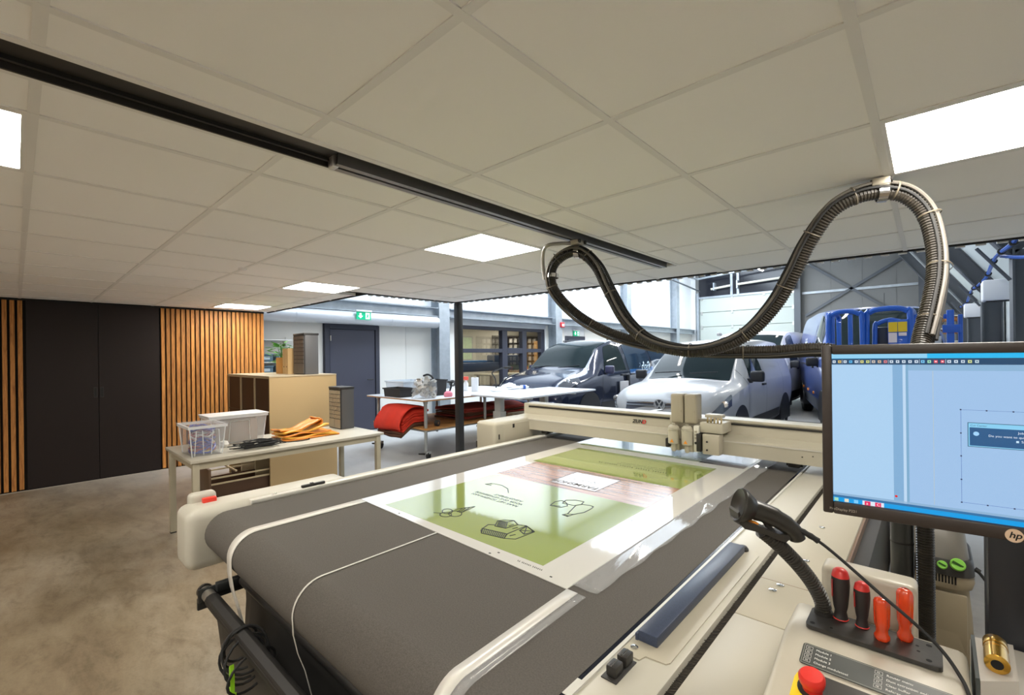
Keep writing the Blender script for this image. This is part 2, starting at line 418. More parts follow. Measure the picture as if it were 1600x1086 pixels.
roof = MB()
for a,b in ((HX-.3,-7.3),(-4.95,-.95)): roof.box((a,-4.5,5.66),(b,22.2,5.76))
roof.box((-7.3,-4.5,5.66),(-4.95,3.5,5.76)); roof.box((-7.3,21.2,5.66),(-4.95,22.2,5.76))
struct('ceiling_hall_roof', roof, roof_w)
struct('wall_mezzanine_back', MB().box((-8.6,-4.6,2.6),(2.7,-4.5,5.7)), hallw)
# columns and beams on the left wall
def column(y, w_=.3, x=HX):
    t = thing('steel_column', COLL.pop(0), 'column', (x+.15,y,0), 'steel columns along the white hall wall')
    MB().box((x+.012,y-w_/2,0),(x+.03,y+w_/2,5.6)).box((x+.29,y-w_/2,0),(x+.31,y+w_/2,5.6)).build('flange', grey_st, t)
    MB().box((x+.03,y-.008,0),(x+.29,y+.008,5.6)).build('web', grey_st, t)
    MB().box((x+.02,y-w_/2-.03,0),(x+.36,y+w_/2+.03,.02)).build('base_plate', grey_st, t)
COLL = ['galvanised steel column between dark door and interior window','galvanised steel column right of the interior window','galvanised steel column behind the dark van','farthest galvanised steel column, beside the roller door']
for y in (6.6,10.95,15.3,19.7): column(y)
bm_ = 0
for y0,y1,l in ((2.7,6.43,'galvanised horizontal beam above the grey duct'),(6.78,10.78,'galvanised horizontal beam above the interior window'),(11.12,15.13,'galvanised horizontal beam above the exit door behind the dark van'),(15.47,21.9,'farthest galvanised horizontal beam near the roller door')):
    t = thing('wall_beam', l, 'beam', (HX+.2,(y0+y1)/2,2.37), 'horizontal beams of the hall wall')
    MB().box((HX+.06,y0,2.37),(HX+.3,y1,2.385)).box((HX+.06,y0,2.555),(HX+.3,y1,2.57)).build('flange', grey_st, t)
    MB().box((HX+.17,y0,2.385),(HX+.185,y1,2.555)).build('web', grey_st, t)
    MB().box((HX+.012,y0,2.4),(HX+.06,y1,2.43)).build('ledge', grey_st, t)
# duct
du = thing('air_duct', 'thick pale grey round duct running above the dark door', 'duct', (HX+.28,4.5,2.24))
MB().cyl((HX+.27,2.75,2.235),(HX+.27,6.40,2.235), .125, n=32).build('pipe', M('duct_grey', (.62,.64,.68), .38, .3), du, smooth=True)
for y in (3.3,5.2,6.38): MB().cyl((HX+.27,y-.012,2.235),(HX+.27,y+.012,2.235), .128, n=32).build('clamp_ring', M('duct_grey'), du, smooth=True)
# dark door in the left wall
d2 = struct('door_2', MB().box((HX,3.92,0),(HX+.012,5.09,2.13)), anth)
for a,b in (((HX+.012,3.93,0),(HX+.07,4.02,2.12)),((HX+.012,4.99,0),(HX+.07,5.08,2.12)),((HX+.012,4.02,2.03),(HX+.07,4.99,2.12))): MB().box(a,b,.004,1).build('door_frame', anth, d2)
lf = MB().box((HX+.012,4.03,.01),(HX+.05,4.98,2.02), .003, 1).build('door_leaf', M('door_anthracite', (.06,.062,.088), .4), d2)
for z in (.25,1.0,1.8): MB().cyl((HX+.06,4.045,z),(HX+.06,4.045,z+.1), .011, n=10).build('hinge', alu, lf)
MB().cyl((HX+.05,4.90,1.03),(HX+.11,4.90,1.03), .01, n=8).cyl((HX+.105,4.91,1.03),(HX+.105,4.78,1.03), .01, n=8).build('handle', black_p, lf)
# exit signs
green = M('exit_green', (.0,.42,.20), .4, emit=.55); signw = M('exit_white', (.9,.95,.92), .4, emit=.8)
def exit_sign(y, z, w_, h_, x, label):
    t = thing('exit_sign', label, 'exit sign', (x,y,z), 'green emergency exit signs')
    part('housing', frame_w, t, (x-.03,y-w_*.55,z+h_*.5),(x+.03,y+w_*.55,z+h_*.72), .004)
    part('panel', green, t, (x-.005,y-w_/2,z-h_/2),(x+.008,y+w_/2,z+h_/2))
    f = lambda u,v,q: (q, y+u*w_, z+v*h_)
    MB().prism([(-.30,.32),(-.16,.32),(-.16,-.02),(-.06,-.02),(-.23,-.34),(-.40,-.02),(-.30,-.02)], f, x+.008, x+.0095).build('arrow', signw, t)
    MB().prism([(.12,-.4),(.42,-.4),(.42,.4),(.12,.4)], f, x+.008, x+.0090).build('doorway', signw, t)
    MB().prism([(.2,.16),(.26,.26),(.32,.16),(.27,.1)], f, x+.009, x+.0102).prism([(.18,.08),(.31,.1),(.36,-.05),(.31,-.02),(.29,-.12),(.38,-.32),(.33,-.34),(.25,-.16),(.16,-.3),(.12,-.27),(.22,-.08)], f, x+.009, x+.0102).build('running_figure', green, t)
exit_sign(4.53,2.275,.30,.15,HX+.42,'green exit sign with down arrow hanging above the dark door')
exit_sign(12.25,2.16,.32,.16,HX+.034,'small green exit sign behind the dark van')
# far exit door
d3 = struct('door_3', MB().box((HX,11.66,0),(HX+.03,12.75,2.07)), anth)
MB().box((HX+.03,11.78,.02),(HX+.05,12.62,1.97)).build('door_leaf', M('door_anthracite'), d3)
g = MB().box((HX+.05,11.95,1.2),(HX+.056,12.45,1.9)).build('door_pane', M('office_glow', (.55,.5,.42), .2), d3)
# fire alarm
fa = thing('fire_alarm', 'small red fire alarm point on the column', 'fire alarm', (HX+.33,11.06,2.33))
part('case', M('alarm_red', (.6,.02,.03), .4), fa, (HX+.3,11.0,2.3),(HX+.36,11.16,2.45), .006)
part('sign', signw, fa, (HX+.36,11.03,2.33),(HX+.363,11.13,2.40))
MB().cyl((HX+.2,11.2,1.0),(HX+.2,11.2,2.3), .02, n=8).build('pipe', M('alarm_red'), fa)

# ---- interior window and the office behind
wn = struct('window_1', MB().box((HX-.16,7.2,.55),(HX-.1,7.26,2.24)).box((HX-.16,10.6,.55),(HX-.1,10.66,2.24)), anth)
def bar(y0,y1,z0,z1,d=.0): return MB().box((HX-.16-d,y0,z0),(HX-.02+d,y1,z1), .004, 1).build('window_frame', anth, wn)
bar(7.2,10.66,2.15,2.24); bar(7.2,10.66,.55,.64); bar(7.2,7.3,.64,2.15); bar(10.5,10.66,.64,2.15); bar(8.84,9.04,.64,2.15,.002); bar(9.66,9.84,.64,2.15,.002); bar(7.3,8.84,1.56,1.66); bar(9.84,10.5,1.56,1.66); bar(9.04,9.66,1.53,1.68)
for y0,y1 in ((7.3,8.84),(9.04,9.66),(9.84,10.5)):
    for z0,z1 in ((.64,1.56),(1.66,2.15)): MB().box((HX-.1,y0,z0),(HX-.094,y1,z1)).build('window_pane', glass, wn)
OX = -13.0
off_w = M('office_wall', (.62,.60,.52), .7)
struct('wall_office', MB().box((OX-.1,4.5,0),(OX,17,2.7)).box((OX,4.4,0),(HX-.2,4.5,2.7)).box((OX,17,0),(HX-.2,17.1,2.7)), off_w)
struct('ceiling_office', MB().box((OX,4.5,2.55),(HX-.2,17,2.65)), M('office_ceiling', (.75,.72,.64), .8))
for k,(x,y) in enumerate(((-9.6,9.2),(-9.6,11.6),(-11.2,9.8),(-11.2,12.2),(-12.2,13.5),(-10.0,14))):
    tag(part('office_light', M('office_led', (1,.93,.78), .4, emit=9.), None, (x-.3,y-.45,2.53),(x+.3,y+.45,2.549)), ['office ceiling light seen through the left interior pane','office ceiling light seen through the middle pane','office ceiling light deeper behind the left pane','office ceiling light deeper behind the middle pane','farthest office ceiling light at the back wall','office ceiling light seen through the right pane'][k], 'ceiling light', 'ceiling lights in the office')
# office garden window
gwin = struct('window_2', MB().box((OX,9.9,1.3),(OX+.05,11.3,2.2)), M('frame_blue', (.03,.12,.22), .5))
MB().box((OX+.05,9.96,1.36),(OX+.06,11.24,2.14)).build('garden_view', M('garden_green', (.25,.55,.22), .5, var=.8, vscale=14, emit=.9), gwin)
# plotter in the office
pl = thing('wide_format_plotter', 'dark blue wide format plotter standing in the office', 'plotter', (-10.3,9.0,0))
part('body', M('plotter_dark', (.03,.05,.10), .4), pl, (-10.6,8.1,1.0),(-10.0,11.3,1.28), .05)
part('lid', M('plotter_blue', (.05,.16,.36), .35), pl, (-10.55,8.15,1.28),(-10.1,9.9,1.34), .02)
part('cartridge_bay', M('plotter_dark'), pl, (-10.55,10.3,1.2),(-9.95,11.2,1.5), .04)
part('base_bar', M('plotter_dark'), pl, (-10.5,8.3,.45),(-10.1,11.1,.55), .02)
for y in (8.4,10.9): part('leg', black_m, pl, (-10.4,y,0),(-10.2,y+.1,1.0))
# office work table
ot = thing('office_table', 'pale work table inside the office below the plotter', 'table', (-9.5,10.5,0))
part('tabletop', M('table_cream', (.62,.55,.40), .5), ot, (-9.85,9.1,.9),(-9.15,12.3,.94))
for x in (-9.8,-9.25):
    for y in (9.15,12.2): part('leg', M('leg_brown', (.15,.08,.05), .6), ot, (x,y,0),(x+.06,y+.06,.9))
# shelf of cans with many tins
sh = thing('tin_shelf', 'dark wall shelf holding rows of pale paint tins in the office', 'shelf', (-12.8,14.2,.9))
part('back_board', M('shelf_dark', (.05,.04,.04), .7), sh, (-12.98,13.0,.95),(-12.95,16.4,2.3))
for z in (1.0,1.25,1.5,1.75,2.0,2.25): part('shelf_board', M('shelf_dark'), sh, (-12.95,13.0,z-.015),(-12.7,16.4,z))
tin = None; n = 0
for z in (1.0,1.25,1.5,1.75,2.0):
    for k in range(8):
        if tin is None:
            tin = MB().cyl((0,0,0),(0,0,.17), .075, n=10).build('paint_tin', M('tin_pale', (.72,.70,.66), .35)); o = tin
        else: o = tin.copy(); col.objects.link(o)
        o.location = (-12.8,13.3+k*.3,z+.002); tag(o, 'pale paint tin in the rows on the office wall shelf', 'tin', 'tins on the office shelf')
ob_ = thing('orange_cupboard', 'orange-brown plywood cupboard side behind the right pane', 'cupboard', (-10.6,12.9,0))
part('carcass', M('ply_orange', (.55,.30,.10), .55, var=.15, stretch=(1,1,6)), ob_, (-10.8,13.0,0),(-10.3,13.5,2.0))
part('door', M('ply_orange'), ob_, (-10.3,13.02,.05),(-10.28,13.48,1.96))
tb = thing('workbench', 'cluttered brown workbench under the paint tin shelf', 'workbench', (-11.5,13.6,0))
part('top', wood('bench_wood', (.16,.07,.02), (.42,.22,.08), (2,12,2)), tb, (-12.0,12.4,.82),(-11.3,15.2,.88))
for x in (-11.95,-11.4):
    for y in (12.5,15.1): part('leg', M('leg_brown'), tb, (x,y,0),(x+.06,y+.06,.82))
for k in range(5):
    c_ = [(.5,.5,.48),(.55,.1,.04),(.2,.3,.1),(.6,.55,.3),(.1,.1,.12)][k]
    tag(part('bench_carton', M('carton_%d'%k, c_, .6), None, (-11.9,12.7+k*.48,.882),(-11.5,13.0+k*.48,1.02+.03*(k%3)), .004), ['grey','rust red','dark green','straw','black'][k]+' small carton on the office workbench', 'carton', 'cartons on the workbench')

# ---- end wall with sectional door
EY = 22.0
endm = M('end_wall_grey', (.20,.20,.196), .6); 
we = struct('wall_hall_end', MB().box((HX,EY,0),(-8.05,EY+.2,5.66)).box((-8.05,EY,5.2),(-4.05,EY+.2,5.66)).box((-4.05,EY,0),(3.2,EY+.2,5.66)).box((-8.05,EY+.15,0),(-4.05,EY+.2,5.2)), endm)
for k in range(5):
    MB().box((-3.85+k*1.0,EY-.012,0),(-2.862+k*1.0,EY,3.88)).build('cladding_panel', endm, we)
    MB().box((-3.85+k*1.0,EY-.012,3.9),(-2.862+k*1.0,EY,5.6)).build('cladding_panel', endm, we)
MB().box((HX,EY-.012,0),(-8.2,EY,5.6)).build('cladding_panel', hallw, we)
gd = struct('door_4', MB().box((-8.05,EY+.06,0),(-4.05,EY+.08,4.06)), M('roller_white', (.50,.54,.50), .5))
for k in range(6):
    MB().box((-8.0,EY+.0,k*.675+.01),(-4.1,EY+.06,k*.675+.665), .01, 1).build('door_section', M('roller_white'), gd)
    for x in (-7.95,-6.6,-5.3,-4.2): MB().box((x,EY-.03,k*.675+.58),(x+.08,EY,k*.675+.74)).build('hinge', alu, gd)
for x in (-8.12,-4.08): MB().box((x,EY-.12,0),(x+.1,EY,4.3)).build('guide_rail', grey_st, gd)
wd = struct('window_3', MB().box((-8.05,EY+.02,4.1),(-4.05,EY+.04,5.2)), M('dusk_glass', (.016,.017,.024), .15))
for x in (-6.62,-6.35): MB().box((x,EY-.06,4.06),(x+.1,EY+.02,5.25)).build('mullion', grey_st, wd)
MB().box((-8.05,EY-.04,4.03),(-4.05,EY+.02,4.12)).build('sill_bar', grey_st, wd)
gt = thing('door_spring_shaft', 'pale tube shaft above the white sectional door', 'shaft', (-6,EY-.25,4.5))
MB().cyl((-7.4,EY-.25,4.42),(-6.55,EY-.25,4.5), .05, n=10).build('tube', M('tube_pale', (.6,.58,.5), .5), gt, smooth=True)
MB().cyl((-6.25,EY-.25,4.52),(-4.15,EY-.25,4.62), .05, n=10).build('tube', M('tube_pale'), gt, smooth=True)
for x in (-7.3,-6.3,-4.3): part('bracket', grey_st, gt, (x,EY-.3,4.35),(x+.06,EY-.0,4.7))
ht = thing('heating_pipe', 'grey overhead pipe frame crossing above the sectional door', 'pipe', (-6,EY-1.5,5.2))
MB().tube([(-7.9,EY-4.5,4.9),(-7.9,EY-.6,4.9),(-4.4,EY-.6,5.15)], .045, 8).build('pipe', grey_st, ht)
MB().tube([(-7.95,EY-3.6,4.6),(-7.85,EY-.45,4.35)], .035, 8).build('stay', dk_st, ht)
MB().cyl((-7.9,EY-2,4.94),(-7.9,EY-2,5.66), .012, n=6).build('hanger', dk_st, ht)
# steel column + X bracing right of the door
bc = thing('end_wall_column', 'grey steel column right of the sectional door', 'column', (-3.95,EY-.15,0))
part('web', grey_st, bc, (-3.98,EY-.3,0),(-3.95,EY-.02,5.6)); part('flange', dk_st, bc, (-4.08,EY-.32,0),(-3.85,EY-.3,5.6)); part('motor_box', black_m, bc, (-4.2,EY-.55,4.1),(-4.0,EY-.33,4.5), .02)
xb = thing('wall_bracing', 'crossed grey steel bracing on the grey end wall', 'bracing', (-2,EY-.1,4.1))
for a,b in (((-3.72,5.15),(-.25,2.35)),((-3.72,2.95),(-.25,5.15))):
    d = Vector((b[0]-a[0],0,b[1]-a[1])); nn = Vector((-d.z,0,d.x)).normalized()*.05
    A = Vector((a[0],EY-.1,a[1])); B = Vector((b[0],EY-.1,b[1]))
    MB().rings([[A-nn,A+nn,B+nn,B-nn],[v+Vector((0,.03,0)) for v in (A-nn,A+nn,B+nn,B-nn)]]).build('brace', dk_st, xb)
tag(part('wall_rail', grey_st, None, (-3.84,EY-.07,3.84),(-.26,EY-.02,3.93)), 'pale horizontal rail behind the crossed bracing', 'rail')
ec = thing('corner_column', 'dark steel column at the right end of the braced wall', 'column', (-.15,EY-.15,0))
part('web', dk_st, ec, (-.18,EY-.3,0),(-.1,EY-.02,5.3)); part('flange', dk_st, ec, (-.25,EY-.33,0),(-.02,EY-.3,5.3))
# ---- sloped right side : columns, rafters, white panels
RXc = .74; EZ = 2.62; SL = (-1.0,5.66)
wr = struct('wall_hall_right', MB().box((1.05,4.6,0),(1.2,22.2,2.7)), M('hall_right_white', (.5,.54,.55), .6))
dv = Vector((SL[0]-.98,0,SL[1]-2.66)); dn = Vector((dv.z,0,-dv.x)).normalized()
sl = struct('ceiling_hall_slope', MB().rings([[Vector((.98,4.6,2.66)),Vector((SL[0],4.6,SL[1])),Vector((SL[0],22.2,SL[1])),Vector((.98,22.2,2.66))],[Vector((.98,4.6,2.66))+dn*.08,Vector((SL[0],4.6,SL[1]))+dn*.08,Vector((SL[0],22.2,SL[1]))+dn*.08,Vector((.98,22.2,2.66))+dn*.08]]), M('slope_white', (.46,.51,.51), .6))
RL = ['nearest dark rafter frame at the right picture edge','dark rafter frame between the two white wall heaters','dark rafter frame beyond the smaller white wall heater','farthest dark rafter frame against the end wall']
for k,y in enumerate((8.15,12.45,16.7,20.9)):
    t = thing('portal_frame', RL[k], 'steel frame', (RXc+.15,y,0), 'dark portal frames along the sloped roof')
    MB().box((RXc,y-.16,0),(RXc+.02,y+.16,2.68)).box((RXc+.26,y-.16,0),(RXc+.28,y+.16,2.68)).box((RXc+.02,y-.01,0),(RXc+.26,y+.01,2.68)).build('column', dk_st, t)
    u = dv.normalized(); a = Vector((RXc,y,EZ)); L_ = dv.length
    r = MB()
    for h0,h1,wy in ((0,.02,.16),(.24,.26,.16),(.02,.24,.01)):
        q = [a+dn*(h0-.03), a+u*L_+dn*(h0-.03), a+u*L_+dn*(h1-.03), a+dn*(h1-.03)]
        r.rings([[p+Vector((0,-wy,0)) for p in q],[p+Vector((0,wy,0)) for p in q]])
    r.build('rafter', dk_st, t)
    MB().cyl((RXc+.0,y-.17,2.55),(RXc-.25,y-.17,2.95), .02, n=6).cyl((RXc-.02,y-.17,2.3),(RXc-.3,y-.17,2.72), .02, n=6).build('bracket', dk_st, t)
for y0,z,l in ((10.2,4.2,'white purlin strut between the rafters'),):
    tag(MB().box((-.15,8.4,3.9),(-.05,12.2,4.0)).build('purlin', M('purlin_white', (.6,.62,.62), .6)), l, 'purlin')
for y,l in ((9.3,'larger white wall heater hanging between rafter columns'),(13.7,'smaller white wall heater farther along the right wall')):
    t = thing('wall_heater', l, 'heater', (.7,y,2.15), 'white wall heaters in the hall')
    part('case', M('heater_white', (.72,.74,.78), .4), t, (.56,y-.15,2.16),(1.0,y+.15,2.45), .025)
    for q in (-.08,0,.08): part('vent_slot', black_m, t, (.60,y+q-.02,2.15),(.92,y+q+.02,2.162))
    part('wall_arm', dk_st, t, (.98,y-.03,2.2),(1.05,y+.03,2.4))
bl = thing('blue_cable_string', 'blue rope light string with black clips along the eaves', 'rope light', (.6,10,2.6))
P = catmull([(.66,5.6,2.62),(.64,6.8,2.56),(.62,8.2,2.62),(.63,9.6,2.54),(.62,11,2.56),(.62,12.5,2.62),(.63,14.5,2.52),(.62,16.7,2.6)],5)
MB().tube(P, .022, 6).build('cable', M('rope_blue', (.02,.10,.45), .4), bl, smooth=True)
MB().tube(catmull([(.66,8.15,2.62),(.8,7.2,2.45),(.95,6.2,2.4)],4), .02, 6).build('cable', M('rope_blue'), bl, smooth=True)
for k in range(2,len(P),3): MB().lathe([(.0,-.03),(.04,-.02),(.04,.02),(0,.03)], P[k], (0,1,0), 8, False).build('clip', black_p, bl)
# rack with orange trays far right
rk = thing('storage_rack', 'tall rack of orange-brown trays at the far right corner', 'rack', (.35,17.6,0))
for x in (.06,.58):
    for y in (17.3,17.9): part('upright', dk_st, rk, (x,y,0),(x+.05,y+.05,2.5))
for z in (.5,1.0,1.4,1.7,2.05,2.4):
    s_ = part('shelf_board', M('rack_pale', (.6,.58,.5), .6), rk, (.05,17.28,z),(.64,17.96,z+.03))
    part('tray', M('tray_orange', (.42,.17,.05), .6), rk, (.1,17.32,z-.12),(.6,17.9,z-.02), .02)
# hall led tubes
LT = ['lit led tube hanging before the dark upper windows','hall led tube out of view above the ceiling, nearer','hall led tube hidden above the ceiling, nearest','hall led tube hidden at the right of the roof']+['added unseen led tube brightening the vans']*4
for k,(x,y) in enumerate(((-4.75,19.0),(-4.75,14.0),(-4.75,9.0),(-1.3,16.5),(-1.3,8.5),(-1.3,12.5),(-3.2,10.5),(-3.2,15))):  # last four tubes are added out of view to brighten the vans
    t = thing('led_tube_lamp', LT[k], 'lamp', (x,y,4.65), 'led tubes in the hall')
    part('housing', frame_w, t, (x-.05,y-.75,4.68),(x+.05,y+.75,4.73))
    part('tube', M('hall_led', (1,.97,.9), .4, emit=HALL_E), t, (x-.035,y-.74,4.65),(x+.035,y+.74,4.68))
    for q in (-.6,.6): part('hanger', dk_st, t, (x-.004,y+q,4.73),(x+.004,y+q+.008,5.66))
# ================================================================== FLATBED CUTTER
DRAWN = [[[-1.2886,1.2161],[-1.2985,1.2378],[-1.3106,1.2774],[-1.285,1.293]],[[-1.2886,1.2161],[-1.2667,1.1982],[-1.1672,1.2178],[-1.1867,1.2569],[-1.3002,1.2333]],[[-1.1672,1.2178],[-1.1301,1.2416],[-1.1213,1.3376],[-1.1852,1.3659],[-1.2185,1.3531]],[[-1.1867,1.2569],[-1.1852,1.3659]],[[-1.2783,1.283],[-1.3101,1.3316],[-1.2718,1.3478],[-1.23,1.2935],[-1.2783,1.283]],[[-1.2718,1.3478],[-1.2611,1.3768],[-1.2192,1.3526],[-1.23,1.2935]],[[-1.3101,1.3316],[-1.2987,1.353],[-1.2611,1.3768]],[[-1.1747,1.3139],[-1.1796,1.3629],[-1.1248,1.3419],[-1.1362,1.296],[-1.1747,1.3139]],[[-1.1747,1.3139],[-1.1248,1.3419]],[[-1.1796,1.3629],[-1.1362,1.296]],[[-1.167,1.2512],[-1.1598,1.2715]],[[-1.2369,1.3216],[-1.2337,1.3433]],[[-1.206,1.3095],[-1.2004,1.3296]],[[-1.2667,1.1982],[-1.2935,1.2299]],[[-1.2588,1.1998],[-1.2851,1.2318]],[[-1.251,1.2013],[-1.2767,1.2337]],[[-1.2432,1.2029],[-1.2683,1.2356]],[[-1.2354,1.2044],[-1.26,1.2375]],[[-1.2277,1.2059],[-1.2517,1.2393]],[[-1.22,1.2074],[-1.2435,1.2412]],[[-1.2124,1.2089],[-1.2353,1.243]],[[-1.2048,1.2104],[-1.2271,1.2448]],[[-1.1972,1.2119],[-1.219,1.2467]],[[-1.1896,1.2134],[-1.2109,1.2485]],[[-1.1821,1.2148],[-1.2028,1.2503]],[[-1.1747,1.2163],[-1.1948,1.2521]],[[-1.1672,1.2178],[-1.1869,1.2539]],[[-1.2679,1.2839],[-1.2992,1.3281]],[[-1.2618,1.2858],[-1.2945,1.331]],[[-1.2558,1.2877],[-1.2898,1.3338]],[[-1.2497,1.2896],[-1.2852,1.3367]],[[-1.2436,1.2914],[-1.2805,1.3395]],[[-1.2376,1.2933],[-1.2758,1.3423]],[[-1.5411,1.2848],[-1.5338,1.2769],[-1.5294,1.2684],[-1.5285,1.2602],[-1.5311,1.2532],[-1.5369,1.2483],[-1.5452,1.246],[-1.555,1.2466],[-1.5653,1.2501],[-1.5748,1.2561],[-1.5824,1.2638],[-1.587,1.2725],[-1.5882,1.281],[-1.5856,1.2882],[-1.5796,1.2933],[-1.571,1.2955],[-1.5609,1.2947],[-1.5505,1.291],[-1.5411,1.2848]],[[-1.4865,1.2906],[-1.4788,1.2817],[-1.4747,1.2718],[-1.4745,1.262],[-1.4783,1.2536],[-1.4856,1.2473],[-1.4956,1.2441],[-1.507,1.2442],[-1.5187,1.2477],[-1.5292,1.2542],[-1.5372,1.263],[-1.5418,1.2731],[-1.5422,1.2832],[-1.5384,1.292],[-1.5308,1.2984],[-1.5205,1.3017],[-1.5086,1.3013],[-1.4968,1.2975],[-1.4865,1.2906]],[[-1.5114,1.2549],[-1.5053,1.2479],[-1.5023,1.2398],[-1.5026,1.2316],[-1.5063,1.2243],[-1.5128,1.2188],[-1.5214,1.2155],[-1.5312,1.2151],[-1.541,1.2174],[-1.5496,1.2224],[-1.5559,1.2293],[-1.5592,1.2375],[-1.5591,1.2459],[-1.5554,1.2534],[-1.5487,1.2591],[-1.5397,1.2623],[-1.5297,1.2626],[-1.5199,1.26],[-1.5114,1.2549]],[[-1.5892,1.2214],[-1.5602,1.2351]],[[-1.5484,1.307],[-1.5407,1.3329],[-1.5119,1.3908],[-1.4988,1.3059]],[[-1.5187,1.2944],[-1.5364,1.3423]],[[-1.5078,1.2945],[-1.5295,1.3561]],[[-1.5003,1.3008],[-1.5217,1.3725]],[[-1.7158,1.701],[-1.7319,1.6711],[-1.6915,1.6726]],[[-1.7319,1.6711],[-1.7,1.7061],[-1.6466,1.7102],[-1.5834,1.6853],[-1.5363,1.6387]],[[-1.1517,1.5615],[-1.1407,1.5825],[-1.164,1.6586],[-1.1763,1.6988],[-1.1597,1.7258],[-1.1251,1.7371],[-1.1069,1.7322],[-1.0987,1.7018],[-1.0971,1.6429],[-1.1167,1.596],[-1.1235,1.5584],[-1.1517,1.5615]],[[-1.1407,1.5825],[-1.1167,1.596]],[[-1.1517,1.5615],[-1.1229,1.5679]],[[-1.2408,1.6834],[-1.2525,1.7276],[-1.2194,1.7557],[-1.1773,1.764],[-1.1647,1.7216],[-1.1814,1.6893],[-1.2408,1.6834]],[[-1.265,1.6235],[-1.2782,1.6785],[-1.2653,1.7113],[-1.2258,1.6961],[-1.2001,1.6657],[-1.2131,1.6293],[-1.265,1.6235]],[[-1.265,1.6235],[-1.2223,1.6418]]]
mc = thing('flatbed_cutter', 'large beige flatbed cutting machine with grey conveyor belt and gantry', 'cutting machine', (-1.4,2.8,0))
felt = M('belt_felt', (.084,.075,.065), .85, var=.25, vscale=260, bump=.25, bscale=500)
BX0, BX1, BZ = -2.33, -.553, .80
cy_, cz_, rr_ = .64, .71, .09
prof = [(5.2,.80)] + [(y,.80) for y in (4.2,3.2,2.2,1.4,.9)] + [(cy_+rr_*math.cos(a), cz_+rr_*math.sin(a)) for a in [math.radians(90+q*12) for q in range(0,16)]] + [(.9,.62),(5.2,.62)]
MB().rings([[Vector((x,y,z)) for y,z in prof] for x in (BX0,BX1)]).build('conveyor_belt', felt, mc, smooth=True, ang=50)
for x in (BX0+.001,): MB().cyl((x-.012,cy_,cz_),(x,cy_,cz_), .085, n=28).build('roller_ring', beige_l, mc, smooth=True)
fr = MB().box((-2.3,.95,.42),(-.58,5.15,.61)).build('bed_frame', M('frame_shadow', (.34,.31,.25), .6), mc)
for x in (-2.2,-.75):
    for y in (1.15,3.0,4.8): part('leg', beige, mc, (x,y,0),(x+.12,y+.12,.42), .006)
# front cross member with blocks
part('cross_beam', beige, mc, (-2.3,.76,.56),(-.6,.90,.615), .004)
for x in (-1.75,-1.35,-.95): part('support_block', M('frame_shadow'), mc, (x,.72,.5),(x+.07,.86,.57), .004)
# left rail
part('side_rail', beige_l, mc, (-2.43,.74,.66),(-2.345,5.2,.812), .006)
part('rail_ledge', M('rail_pale', (.55,.54,.49), .35), mc, (-2.375,.74,.80),(-2.338,5.2,.818), .003)
c_ = part('rail_clip', black_p, mc, (-2.372,.98,.818),(-2.352,1.10,.832), .004)
part('clip_screw', black_p, c_, (-2.37,1.025,.832),(-2.355,1.04,.836))
for y in (.84,.855): MB().cyl((-2.36,y+.0,.818),(-2.36,y,.822), .006, n=10).build('rail_screw', chrome, mc)
# left end housing
hs = part('end_housing', M('housing_cream', (.47,.45,.38), .38), mc, (-2.545,.487,.555),(-2.346,1.25,.822), .045, 5)
part('housing_bump', M('housing_cream'), mc, (-2.545,.53,.79),(-2.485,.64,.862), .02, 4)
part('red_button', M('button_red', (.75,.05,.03), .35), mc, (-2.478,.575,.815),(-2.45,.63,.842), .004)
for p in ((-2.345,.62,.60),): MB().cyl(p,(p[0]+.002,p[1],p[2]), .005, n=8).build('housing_bolt', black_p, mc)
# right rail side
part('belt_gap_strip', M('gap_black_gloss', (.01,.012,.02), .12), mc, (-.553,.3,.77),(-.537,5.2,.799))
for k,y in enumerate((.40,.52,.66,.74)): part('scale_mark', M('rail_pale'), mc, (-.552,y,.799),(-.538,y+.055,.8005))
part('right_rail', beige_l, mc, (-.537,.3,.68),(-.405,5.2,.803), .004)
part('rail_lip', M('rail_pale'), mc, (-.536,.3,.803),(-.527,5.2,.808))
pb = MB().prism([(-.520,.925),(-.478,.925),(-.472,.945),(-.428,.95),(-.422,.96),(-.422,1.66),(-.436,1.69),(-.520,1.70),(-.526,1.69),(-.526,.935)], XYZ, .803, .806).build('sensor_plate', beige, mc)
bb = part('blue_bar', M('bar_blue_grey', (.035,.048,.085), .38, var=.2, vscale=300), mc, (-.512,.985,.806),(-.463,1.655,.832), .004)
part('bar_lip', M('bar_blue_grey'), bb, (-.518,.985,.806),(-.512,1.655,.822))
for x,y in ((-.505,.955),(-.487,1.70),(-.512,1.685)): MB().lathe([(.009,0),(.009,.003),(.004,.004)], (x,y,.806), (0,0,1), 12).build('screw', chrome, mc, smooth=True)
MB().lathe([(.0,.016),(.012,.014),(.018,.006),(.018,0)], (-.475,1.675,.806), (0,0,1), 14).build('bar_knob', black_p, mc, smooth=True)
part('switch_base', M('switch_dark', (.03,.028,.026), .5), mc, (-.515,.825,.803),(-.478,.915,.806), .002)
for y in (.835,.880):
    b_ = part('switch_block', black_p, mc, (-.508,y,.806),(-.484,y+.032,.828), .003)
    part('switch_slot', chrome, b_, (-.498,y+.002,.8275),(-.495,y+.03,.829))
part('brush_bed', M('brush_dark', (.02,.018,.015), .9), mc, (-.405,.3,.70),(-.383,5.2,.785))
br = MB()
for k in range(900):
    y = .45+k*.0035; x = -.403+random.random()*.003
    br.ribbon([(x,y,.79+random.uniform(-.003,.004)),(x+.019,y+random.uniform(-.004,.006),.795+random.uniform(-.003,.004))], .0012, th=.0006)
br.build('brush_bristles', M('bristle', (.045,.035,.025), .8), mc, kind='stuff')
part('beam_cover', beige, mc, (-.383,1.272,.62),(-.205,5.2,.80), .004)
